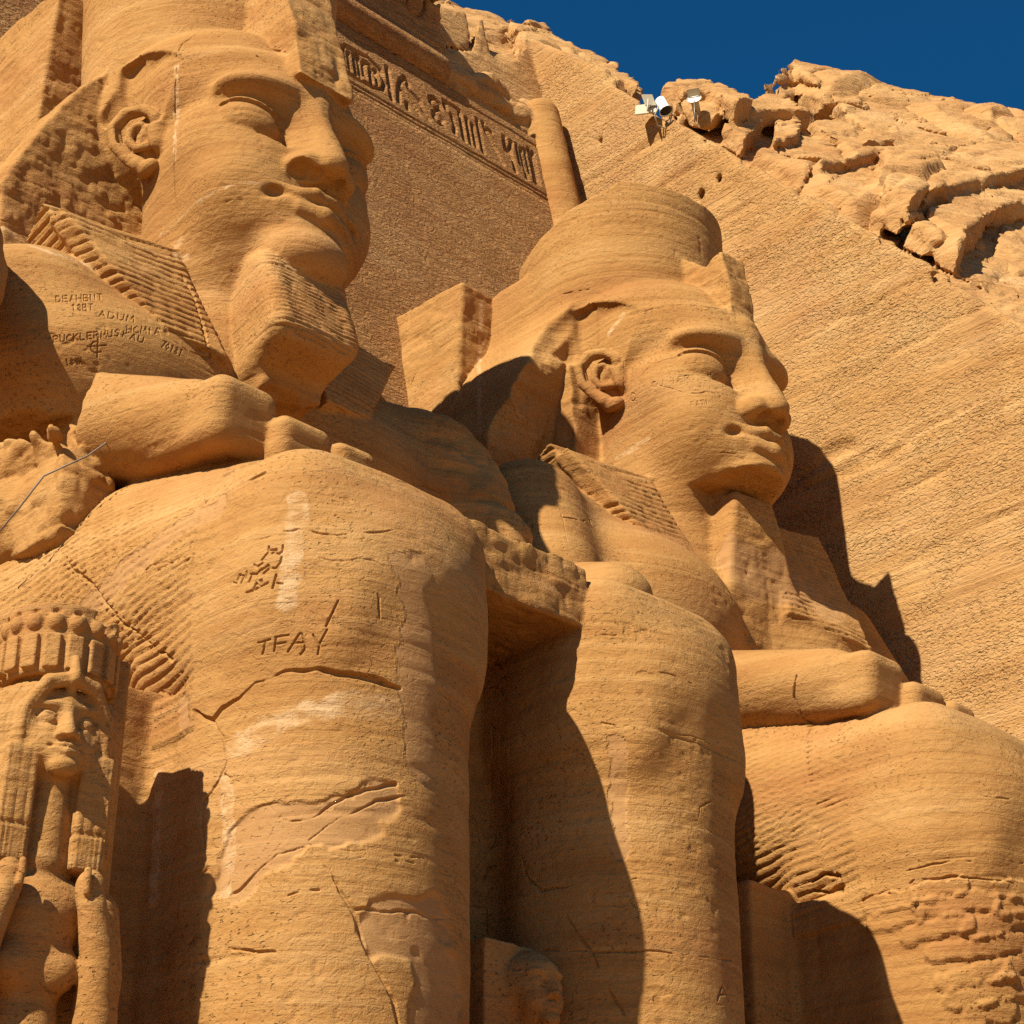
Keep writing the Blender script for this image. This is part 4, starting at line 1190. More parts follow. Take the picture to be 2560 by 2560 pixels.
LINES1 = []; GRAF1 = []; AREAS1 = []; LINES2 = []; GRAF2 = []; AREAS2 = []
LINES1 = [
(0.055,0.07,[(-3.65,14.33,8.46),(-3.64,14.27,8.43),(-3.63,14.18,8.38),(-3.62,14.07,8.32),(-3.61,14.02,8.37),(-3.59,13.98,8.42),(-3.57,13.92,8.44),(-3.55,13.86,8.46),(-3.54,13.8,8.47),(-3.52,13.74,8.5),(-3.5,13.68,8.53),(-3.48,13.62,8.59),(-3.46,13.56,8.6),(-3.43,13.51,8.61),(-3.4,13.45,8.63),(-3.38,13.4,8.64),(-3.34,13.35,8.65),(-3.31,13.3,8.65),(-3.27,13.26,8.65),(-3.24,13.21,8.65),(-3.2,13.16,8.65),(-3.16,13.12,8.66),(-3.12,13.08,8.65),(-3.08,13.04,8.65),(-3.03,13.01,8.64),(-2.98,12.98,8.64),(-2.93,12.95,8.64),(-2.88,12.93,8.63),(-2.83,12.91,8.63),(-2.78,12.88,8.62),(-2.73,12.86,8.61),(-2.67,12.84,8.6),(-2.61,12.82,8.59),(-2.55,12.81,8.58),(-2.48,12.79,8.57)]),
(0.035,0.03,[(-3.62,14.07,8.32),(-3.61,14.03,8.26),(-3.59,13.99,8.2),(-3.57,13.95,8.14),(-3.56,13.94,8.07),(-3.56,13.93,8.01),(-3.55,13.91,7.94),(-3.54,13.9,7.88),(-3.55,13.93,7.82),(-3.56,13.95,7.77),(-3.57,13.97,7.71),(-3.59,14,7.67),(-3.6,14.02,7.63),(-3.62,14.06,7.59),(-3.62,14.1,7.56),(-3.62,14.1,7.5),(-3.62,14.11,7.44),(-3.62,14.11,7.37),(-3.62,14.11,7.31),(-3.61,14.1,7.26),(-3.61,14.09,7.2),(-3.61,14.07,7.14),(-3.6,14.05,7.08),(-3.6,14.04,7.02),(-3.59,14.02,6.96),(-3.59,14.01,6.91),(-3.61,14.06,6.86),(-3.62,14.14,6.82)]),
(0.05,0.05,[(-3.55,13.91,7.78),(-3.53,13.85,7.73),(-3.52,13.79,7.69),(-3.5,13.74,7.65),(-3.48,13.69,7.62),(-3.46,13.64,7.58),(-3.44,13.6,7.54),(-3.42,13.56,7.51),(-3.4,13.52,7.47),(-3.37,13.48,7.43),(-3.35,13.44,7.38),(-3.32,13.4,7.32),(-3.3,13.37,7.27),(-3.26,13.33,7.26),(-3.23,13.29,7.25),(-3.19,13.24,7.26),(-3.15,13.2,7.28),(-3.11,13.16,7.3),(-3.07,13.13,7.33),(-3.04,13.1,7.36),(-3,13.08,7.39),(-2.97,13.05,7.42),(-2.93,13.02,7.45),(-2.89,13,7.47),(-2.85,12.98,7.5),(-2.81,12.95,7.52),(-2.77,12.93,7.54),(-2.73,12.91,7.57),(-2.67,12.89,7.59),(-2.61,12.87,7.61),(-2.55,12.86,7.63),(-2.49,12.84,7.65),(-2.43,12.83,7.67)]),
(0.04,0.04,[(-3.5,13.8,6.64),(-3.48,13.75,6.67),(-3.47,13.7,6.7),(-3.45,13.65,6.73),(-3.43,13.6,6.76),(-3.41,13.57,6.79),(-3.39,13.53,6.82),(-3.37,13.5,6.85),(-3.35,13.46,6.88),(-3.33,13.43,6.91),(-3.31,13.4,6.95),(-3.28,13.35,6.96),(-3.25,13.31,6.98),(-3.22,13.28,6.99),(-3.18,13.24,7.01),(-3.15,13.2,7.02),(-3.11,13.17,6.98),(-3.08,13.15,6.94),(-3.05,13.12,6.9),(-3.01,13.09,6.86),(-2.98,13.07,6.82),(-2.95,13.05,6.78),(-2.93,13.04,6.73),(-2.9,13.02,6.69),(-2.88,13.01,6.64),(-2.85,12.99,6.6),(-2.83,12.98,6.56),(-2.8,12.97,6.51),(-2.77,12.96,6.47),(-2.75,12.95,6.43),(-2.73,12.94,6.37),(-2.71,12.94,6.32),(-2.69,12.93,6.26),(-2.67,12.92,6.21),(-2.65,12.92,6.16),(-2.62,12.91,6.12),(-2.59,12.9,6.08),(-2.56,12.9,6.03),(-2.53,12.89,5.99),(-2.5,12.88,5.95),(-2.48,12.87,5.91),(-2.45,12.86,5.87),(-2.43,12.86,5.82),(-2.4,12.85,5.78),(-2.39,12.85,5.73),(-2.38,12.85,5.67),(-2.36,12.85,5.61),(-2.35,12.85,5.56)]),
(0.045,0.06,[(-3.13,13.19,7.05),(-3.09,13.15,7.04),(-3.04,13.12,7.04),(-3,13.08,7.03),(-2.96,13.05,7.02),(-2.91,13.02,7.02),(-2.86,13,7.02),(-2.81,12.97,7.01),(-2.77,12.95,7.01),(-2.72,12.92,7.01),(-2.66,12.9,7),(-2.61,12.88,7),(-2.56,12.87,7),(-2.5,12.85,7),(-2.44,12.84,7.01),(-2.38,12.83,7.01),(-2.32,12.82,7.02),(-2.25,12.81,7.02),(-2.18,12.81,7.03),(-2.11,12.81,7.04),(-2.04,12.82,7.04),(-1.97,12.83,7.04),(-1.9,12.84,7.04),(-1.82,12.86,7.04),(-1.73,12.89,7.05),(-1.63,12.93,7.06),(-1.52,12.98,7.05),(-1.38,13.07,7.06)]),
(0.045,0.06,[(0.42,15,7.82),(0.49,15,7.79),(0.56,14.99,7.75)]),
(0.04,0.05,[(-3.06,13.13,6.99),(-3.01,13.09,6.98),(-2.97,13.06,6.97),(-2.92,13.03,6.96),(-2.88,13,6.95),(-2.83,12.97,6.94),(-2.78,12.95,6.94),(-2.72,12.92,6.95),(-2.67,12.9,6.95),(-2.61,12.88,6.96),(-2.56,12.86,6.96),(-2.5,12.85,6.96),(-2.44,12.84,6.96),(-2.38,12.82,6.96),(-2.32,12.82,6.97),(-2.25,12.81,6.97),(-2.18,12.81,6.97),(-2.11,12.81,6.98),(-2.04,12.82,6.98),(-1.97,12.83,6.97),(-1.9,12.84,6.97),(-1.82,12.86,6.97),(-1.73,12.89,6.98)]),
(0.04,0.05,[(-3.12,13.17,7.08),(-3.09,13.15,7.12),(-3.06,13.13,7.16),(-3.03,13.1,7.2),(-3,13.07,7.23),(-2.96,13.04,7.25),(-2.93,13.02,7.28),(-2.89,12.99,7.31),(-2.84,12.97,7.34),(-2.8,12.95,7.36),(-2.76,12.93,7.39),(-2.72,12.91,7.41),(-2.67,12.89,7.44),(-2.63,12.88,7.47),(-2.58,12.86,7.49),(-2.52,12.85,7.51),(-2.47,12.83,7.53),(-2.41,12.82,7.55),(-2.35,12.81,7.57)]),
(0.035,0.03,[(-2.76,12.95,6.49),(-2.71,12.93,6.5),(-2.66,12.91,6.5),(-2.61,12.89,6.5),(-2.56,12.88,6.5),(-2.51,12.86,6.51),(-2.45,12.85,6.51),(-2.39,12.83,6.52),(-2.33,12.83,6.53),(-2.26,12.83,6.53),(-2.2,12.82,6.54),(-2.12,12.82,6.54),(-2.05,12.82,6.55),(-1.97,12.83,6.56),(-1.88,12.85,6.57),(-1.8,12.87,6.58),(-1.7,12.89,6.59),(-1.59,12.94,6.61),(-1.46,13.01,6.63),(-1.25,13.16,6.69)]),
(0.03,0.03,[(-3.85,15.04,10.16),(-3.83,14.96,10.15),(-3.82,14.87,10.12),(-3.81,14.78,10.11),(-3.79,14.71,10.09),(-3.79,14.6,10.06),(-3.77,14.5,10.05),(-3.76,14.4,10.04),(-3.74,14.31,10.03),(-3.73,14.25,10.06),(-3.72,14.2,10.08),(-3.71,14.12,10.07),(-3.7,14.04,10.07),(-3.69,13.95,10.06),(-3.69,13.85,10.04),(-3.69,13.75,10.03)]),
(0.03,0.03,[(-3.16,14.86,11.58),(-3.22,14.68,11.36),(-3.38,14.46,11.14),(-3.49,14.31,10.98)]),
(0.06,0.08,[(-4.03,16.34,10.61),(-4.03,16.24,10.53),(-4.02,16.16,10.46),(-4,16.07,10.39),(-3.98,16,10.32),(-3.97,15.91,10.25),(-3.95,15.86,10.18),(-3.93,15.81,10.12),(-3.92,15.76,10.05),(-3.9,15.71,9.98),(-3.88,15.65,9.91),(-3.86,15.6,9.85),(-3.84,15.56,9.79),(-3.8,15.52,9.74),(-3.78,15.48,9.69),(-3.76,15.41,9.63),(-3.74,15.35,9.59),(-3.72,15.28,9.53),(-3.7,15.22,9.49),(-3.69,15.15,9.43),(-3.66,15.1,9.38),(-3.66,15.01,9.31),(-3.65,14.94,9.26),(-3.63,14.88,9.21),(-3.63,14.79,9.14)]),
(0.03,0.03,[(-1.78,14.24,11.81),(-1.69,14.26,11.79)]),
(0.03,0.03,[(-2.34,13.37,11.13),(-2.37,13.25,11.04),(-2.32,13.22,11),(-2.22,13.19,10.98),(-2.05,13.29,11.06)]),
(0.03,0.03,[(2.59,18.71,14.91),(2.78,18.78,14.99),(2.95,18.83,15.06),(3.1,18.86,15.07),(3.2,18.82,15.03)]),
(0.03,0.03,[(2.59,18.82,15.58),(2.66,18.81,15.51),(2.74,18.82,15.45),(2.79,18.79,15.29),(2.79,18.78,15.18),(2.82,18.78,15.08)]),
(0.03,0.03,[(-3.27,13.04,9.73),(-3.22,13,9.72),(-3.18,12.96,9.71),(-3.13,12.93,9.71),(-3.09,12.89,9.7),(-3.04,12.86,9.72),(-2.99,12.83,9.74),(-2.94,12.8,9.74),(-2.88,12.78,9.74),(-2.83,12.76,9.73),(-2.78,12.74,9.71),(-2.72,12.73,9.7)]),
(0.045,0.06,[(-2.78,12.76,9.47),(-2.77,12.77,9.42),(-2.75,12.77,9.37)]),
(0.045,0.06,[(-2.75,12.77,9.39),(-2.74,12.78,9.33),(-2.73,12.78,9.27),(-2.72,12.79,9.21)]),
(0.05,0.06,[(-3.67,14.23,10.49),(-3.65,14.25,10.61),(-3.64,14.19,10.64),(-3.62,14.12,10.68),(-3.62,14.05,10.69),(-3.61,13.97,10.69),(-3.61,13.89,10.7),(-3.6,13.82,10.71),(-3.6,13.73,10.71),(-3.58,13.67,10.72),(-3.56,13.6,10.73)]),
(0.03,0.025,[(-2.1,12.68,9.61),(-2.02,12.69,9.6),(-1.94,12.7,9.59),(-1.86,12.72,9.58),(-1.77,12.74,9.57),(-1.71,12.76,9.55),(-1.64,12.78,9.54),(-1.57,12.81,9.52),(-1.48,12.85,9.52),(-1.37,12.92,9.53)]),
(0.03,0.025,[(-1.99,12.77,8.7),(-1.93,12.79,8.68),(-1.85,12.81,8.67),(-1.78,12.84,8.67),(-1.69,12.87,8.66),(-1.61,12.9,8.66),(-1.51,12.95,8.64),(-1.39,13.03,8.65)]),
(0.03,0.025,[(0.45,15,9.65),(0.49,14.99,9.6),(0.52,14.95,9.53)]),
(0.03,0.025,[(-3.49,13.74,7.37),(-3.5,13.75,7.32),(-3.5,13.76,7.27),(-3.5,13.77,7.21),(-3.5,13.78,7.16),(-3.5,13.79,7.11),(-3.5,13.79,7.05),(-3.5,13.8,6.99),(-3.5,13.8,6.94),(-3.5,13.81,6.88)]),
(0.03,0.025,[(-3.54,13.87,7.72),(-3.54,13.87,7.66),(-3.54,13.87,7.6),(-3.54,13.88,7.54),(-3.54,13.88,7.48),(-3.54,13.88,7.42),(-3.53,13.86,7.36),(-3.52,13.84,7.3),(-3.52,13.82,7.24),(-3.51,13.81,7.18),(-3.5,13.79,7.12),(-3.5,13.77,7.07),(-3.5,13.78,7.01),(-3.5,13.79,6.96),(-3.5,13.8,6.91),(-3.5,13.81,6.86),(-3.5,13.81,6.8),(-3.5,13.82,6.75),(-3.5,13.83,6.7),(-3.51,13.83,6.65)]),
(0.03,0.03,[(-3.22,13.3,6.59),(-3.19,13.26,6.6),(-3.15,13.22,6.61),(-3.12,13.19,6.62),(-3.08,13.15,6.63),(-3.04,13.12,6.64)]),
(0.03,0.03,[(-3.6,14.08,6.17),(-3.57,14.02,6.17),(-3.54,13.97,6.17),(-3.51,13.92,6.18),(-3.49,13.85,6.18),(-3.48,13.78,6.18),(-3.46,13.72,6.17),(-3.43,13.67,6.16),(-3.41,13.62,6.15),(-3.38,13.57,6.14),(-3.36,13.51,6.13),(-3.33,13.47,6.13),(-3.3,13.42,6.12),(-3.27,13.38,6.11)]),
(0.03,0.03,[(-3.65,13.55,9.96),(-3.63,13.49,9.96),(-3.6,13.43,9.96),(-3.57,13.38,9.97),(-3.54,13.33,9.98),(-3.51,13.28,9.99),(-3.47,13.24,10),(-3.43,13.2,10.02),(-3.39,13.16,10.01),(-3.35,13.12,10),(-3.31,13.08,9.99),(-3.26,13.04,9.98),(-3.22,13.01,9.98),(-3.18,12.97,9.97),(-3.13,12.94,9.97),(-3.08,12.91,9.98),(-3.04,12.88,9.99),(-2.99,12.85,10),(-2.94,12.83,10.02),(-2.89,12.81,10.04),(-2.83,12.79,10.05),(-2.77,12.77,10.07),(-2.71,12.76,10.1),(-2.65,12.75,10.12)]),
(0.03,0.03,[(0.74,13.33,9.26),(0.78,13.28,9.25),(0.82,13.23,9.24),(0.87,13.18,9.23),(0.91,13.13,9.22),(0.96,13.08,9.22),(1.01,13.04,9.21),(1.07,13.01,9.2),(1.13,12.98,9.2),(1.19,12.96,9.2),(1.27,12.95,9.2),(1.35,12.94,9.21),(1.43,12.93,9.21),(1.52,12.92,9.22),(1.6,12.91,9.22),(1.68,12.9,9.23),(1.76,12.89,9.23),(1.86,12.88,9.24),(1.93,12.89,9.21),(2.02,12.9,9.19),(2.11,12.92,9.17),(2.19,12.93,9.14),(2.27,12.94,9.11),(2.35,12.94,9.09)]),
(0.03,0.03,[(0.98,13.07,9.85),(1.04,13.02,9.85),(1.09,12.98,9.84),(1.15,12.94,9.84),(1.22,12.91,9.84),(1.29,12.89,9.84),(1.36,12.86,9.83),(1.44,12.85,9.82),(1.52,12.83,9.81),(1.6,12.82,9.81),(1.68,12.81,9.81)]),
(0.03,0.03,[(0.59,13.56,10.32),(0.62,13.5,10.3),(0.66,13.44,10.29),(0.7,13.38,10.28),(0.75,13.33,10.27),(0.79,13.29,10.27),(0.85,13.24,10.26),(0.9,13.2,10.28),(0.97,13.17,10.3),(1.04,13.14,10.32),(1.1,13.11,10.34),(1.18,13.09,10.37),(1.25,13.05,10.39),(1.3,13.03,10.37),(1.36,13,10.35),(1.41,12.97,10.33),(1.47,12.94,10.32),(1.53,12.92,10.3)]),
(0.04,0.05,[(1.11,13.21,8.43),(1.16,13.17,8.42),(1.22,13.14,8.41),(1.27,13.1,8.41),(1.33,13.08,8.4),(1.39,13.05,8.4),(1.46,13.02,8.37),(1.53,13,8.35),(1.61,12.98,8.33),(1.69,12.96,8.33),(1.78,12.95,8.33),(1.79,12.94,8.41),(1.8,12.94,8.5),(1.89,12.93,8.55),(2,12.93,8.6)]),
(0.04,0.05,[(1.82,12.94,8.5),(1.83,12.94,8.43),(1.83,12.94,8.37),(1.84,12.95,8.3),(1.92,12.95,8.28),(2,12.96,8.26),(2.11,12.97,8.27),(2.23,13.01,8.28)]),
(0.04,0.05,[(2,12.93,8.59),(2.19,12.97,8.6),(2.22,12.98,8.53),(2.24,13,8.47),(2.26,13.01,8.41)]),
(0.03,0.03,[(1.11,13.22,8.05),(1.16,13.19,8.05),(1.22,13.15,8.04),(1.27,13.12,8.04),(1.33,13.09,8.04),(1.39,13.06,8.04),(1.46,13.04,8.05),(1.53,13.01,8.06),(1.61,12.99,8.07),(1.7,12.98,8.09),(1.78,12.96,8.11)]),
(0.03,0.03,[(0.61,14.11,6.98),(0.63,14.05,6.97),(0.65,13.98,6.96),(0.67,13.91,6.95),(0.69,13.85,6.94),(0.71,13.78,6.93),(0.74,13.73,6.92),(0.77,13.67,6.91),(0.8,13.61,6.9),(0.84,13.56,6.9),(0.87,13.51,6.9),(0.91,13.46,6.89),(0.95,13.42,6.89),(0.99,13.37,6.89),(1.03,13.33,6.89),(1.08,13.29,6.89),(1.12,13.25,6.89),(1.17,13.22,6.89),(1.23,13.18,6.89),(1.28,13.15,6.89),(1.34,13.12,6.89),(1.39,13.09,6.89),(1.46,13.06,6.89),(1.52,13.04,6.89),(1.59,13.02,6.9),(1.66,13,6.9),(1.74,12.99,6.91),(1.83,12.98,6.91),(1.93,12.98,6.92),(2.04,12.99,6.93),(2.16,13.01,6.95),(2.3,13.04,6.97)]),
(0.03,0.03,[(1.22,13.2,6.4),(1.28,13.18,6.41),(1.32,13.14,6.43),(1.38,13.11,6.44),(1.44,13.08,6.45),(1.5,13.05,6.45),(1.56,13.03,6.45),(1.63,13.01,6.45),(1.7,13,6.45),(1.78,12.99,6.45),(1.88,12.98,6.46),(2,12.98,6.46),(2.13,13,6.47),(2.31,13.05,6.49),(2.59,13.18,6.54)]),
(0.035,0.04,[(0.55,14.39,8.26),(0.55,14.25,8.29),(0.57,14.16,8.3),(0.59,14.08,8.32)]),
(0.035,0.04,[(0.55,14.35,7.99),(0.55,14.32,7.92),(0.55,14.3,7.86),(0.56,14.28,7.8),(0.56,14.26,7.74),(0.57,14.2,7.69),(0.58,14.15,7.64),(0.6,14.1,7.59),(0.62,14.01,7.59),(0.64,13.93,7.59),(0.67,13.85,7.59),(0.69,13.79,7.6),(0.72,13.72,7.62),(0.75,13.66,7.65),(0.78,13.6,7.66),(0.82,13.55,7.68),(0.85,13.5,7.7),(0.89,13.45,7.71),(0.94,13.4,7.72),(0.99,13.34,7.72),(1.04,13.3,7.73),(1.09,13.25,7.74)]),
(0.035,0.04,[(0.69,13.84,7.3),(0.7,13.8,7.24),(0.72,13.76,7.18),(0.73,13.73,7.12),(0.75,13.7,7.07),(0.76,13.67,7.02),(0.78,13.64,6.97),(0.8,13.61,6.92),(0.82,13.59,6.86),(0.83,13.57,6.81),(0.85,13.55,6.75),(0.86,13.53,6.69),(0.88,13.51,6.64),(0.9,13.49,6.57),(0.91,13.47,6.51),(0.93,13.45,6.45),(0.95,13.43,6.4),(0.97,13.4,6.35),(1,13.38,6.31),(1.02,13.36,6.26)]),
(0.035,0.04,[(0.8,13.59,7.41),(0.82,13.55,7.45),(0.84,13.51,7.49),(0.87,13.48,7.52),(0.9,13.44,7.56),(0.93,13.41,7.6),(0.97,13.36,7.61),(1.01,13.32,7.62),(1.06,13.28,7.63),(1.11,13.24,7.64)]),
(0.03,0.04,[(3.14,15.12,12.54),(3.04,15.01,12.37),(3.02,14.97,12.26),(3,14.97,12.16)]),
(0.025,0.03,[(-1.56,19.27,20.37),(-1.56,19.25,20.24),(-1.58,19.21,20.09),(-1.57,19.23,19.99),(-1.55,19.25,19.9),(-1.52,19.27,19.82),(-1.49,19.31,19.74),(-1.46,19.34,19.66),(-1.44,19.35,19.56),(-1.49,19.24,19.35),(-1.54,19.13,19.14),(-1.55,19.1,19),(-1.55,19.1,18.88),(-1.53,19.12,18.79),(-1.51,19.15,18.7),(-1.49,19.19,18.62),(-1.46,19.21,18.54),(-1.44,19.22,18.46),(-1.42,19.24,18.38),(-1.4,19.25,18.3),(-1.38,19.25,18.21),(-1.37,19.25,18.12),(-1.35,19.24,18.03),(-1.33,19.24,17.94),(-1.31,19.23,17.85)]),
(0.025,0.03,[(-1.55,19.31,20.6),(-1.55,19.25,20.69),(-1.5,19.27,20.86),(-1.42,19.24,20.96),(-1.32,19.24,21.1)]),
(0.03,0.03,[(0.24,17.56,18.34),(0.37,17.53,18.34)]),
(0.03,0.03,[(-1.55,19.31,20.57),(-1.53,19.19,20.51),(-1.51,19.07,20.46),(-1.47,18.99,20.45),(-1.42,18.91,20.43),(-1.37,18.81,20.37),(-1.31,18.72,20.32),(-1.25,18.64,20.27)]),
(0.06,0.09,[(-1.22,19.14,16.88),(-1.19,19.08,16.77),(-1.17,19.03,16.65),(-1.14,18.98,16.54),(-1.12,18.93,16.42),(-1.12,18.87,16.3),(-1.12,18.81,16.18),(-1.12,18.76,16.06),(-1.12,18.7,15.95),(-1.11,18.66,15.84),(-1.11,18.61,15.72),(-1.12,18.55,15.6),(-1.11,18.52,15.49),(-1.05,18.58,15.45),(-1,18.61,15.4)]),
(0.06,0.09,[(-1.73,18.63,15.52),(-1.67,18.61,15.47),(-1.61,18.59,15.43),(-1.54,18.59,15.39),(-1.46,18.58,15.36),(-1.37,18.59,15.36),(-1.28,18.59,15.37),(-1.19,18.6,15.38),(-1.09,18.61,15.39),(-1,18.61,15.4)]),
(0.03,0.03,[(-0.98,18.61,15.39),(-0.98,18.6,15.27),(-0.98,18.59,15.16)]),
(0.03,0.03,[(-3.53,14.67,12.24),(-3.53,14.65,12.14)]),
(0.03,0.03,[(-2.79,20.4,17.28),(-2.82,20.48,17.37),(-2.73,20.79,17.65),(-2.8,20.78,17.68),(-2.87,20.78,17.71),(-2.97,20.78,17.71),(-3.06,20.78,17.71),(-3.15,20.81,17.73)]),
(0.05,0.05,[(-0.84,18.29,20.4),(-0.78,18.23,20.33),(-0.72,18.16,20.24),(-0.67,18.11,20.2),(-0.61,18.07,20.16),(-0.54,18.03,20.13)]),
(0.05,0.05,[(-0.52,18.5,20.9),(-0.47,18.35,20.76),(-0.46,18.16,20.63)]),
(0.05,0.07,[(0.46,14.78,10.35),(0.41,14.67,10.36),(0.34,14.53,10.35),(0.3,14.4,10.35),(0.23,14.26,10.34),(0.19,14.14,10.35)]),
(0.05,0.07,[(0.5,14.81,10.34),(0.54,14.76,10.31),(0.53,14.66,10.26),(0.52,14.61,10.15),(0.5,14.55,10.05)]),
(0.05,0.07,[(0.53,14.84,10.05),(0.53,14.73,10.04),(0.51,14.62,9.93),(0.49,14.51,9.82)]),
(0.05,0.07,[(0.53,14.86,9.67),(0.52,14.79,9.59),(0.51,14.71,9.51),(0.5,14.63,9.42),(0.49,14.55,9.34)]),
(0.05,0.07,[(0.52,14.77,9.51),(0.52,14.77,9.44),(0.52,14.77,9.38),(0.52,14.78,9.31),(0.53,14.78,9.25),(0.55,14.8,9.19),(0.57,14.83,9.14),(0.59,14.86,9.09),(0.61,14.88,9.03),(0.63,14.91,8.98),(0.65,14.93,8.93),(0.66,14.94,8.87),(0.66,14.95,8.8)]),
(0.05,0.07,[(0.5,14.63,9.41),(0.5,14.63,9.34),(0.5,14.63,9.28),(0.52,14.64,9.22),(0.53,14.66,9.16),(0.55,14.68,9.1),(0.57,14.7,9.05),(0.59,14.72,8.99),(0.61,14.75,8.94),(0.64,14.78,8.88),(0.66,14.8,8.83),(0.67,14.81,8.77),(0.67,14.81,8.7),(0.67,14.81,8.63)]),
(0.05,0.07,[(0.47,14.44,9.31),(0.48,14.44,9.24),(0.49,14.46,9.18),(0.5,14.47,9.12),(0.51,14.48,9.05),(0.52,14.5,8.99),(0.54,14.52,8.94),(0.55,14.53,8.87),(0.57,14.55,8.82),(0.59,14.57,8.76),(0.61,14.6,8.7),(0.6,14.59,8.63),(0.61,14.6,8.57)]),
(0.05,0.07,[(0.65,14.92,8.66),(0.67,14.84,8.63),(0.66,14.73,8.6),(0.59,14.57,8.53)]),
(0.05,0.07,[(0.65,14.93,8.26),(0.67,14.88,8.34),(0.67,14.9,8.41),(0.66,14.92,8.48)]),
(0.05,0.07,[(0.62,14.98,7.69),(0.64,14.95,7.76),(0.66,14.9,7.83),(0.65,14.9,7.91),(0.65,14.9,7.98),(0.62,14.97,8.08),(0.61,14.97,7.99),(0.6,14.98,7.9)]),
(0.05,0.07,[(0.62,14.97,7.6),(0.66,14.85,7.54)]),
(0.05,0.07,[(0.63,14.96,7.58),(0.63,14.96,7.51),(0.63,14.96,7.44),(0.63,14.96,7.37),(0.63,14.95,7.3)])]
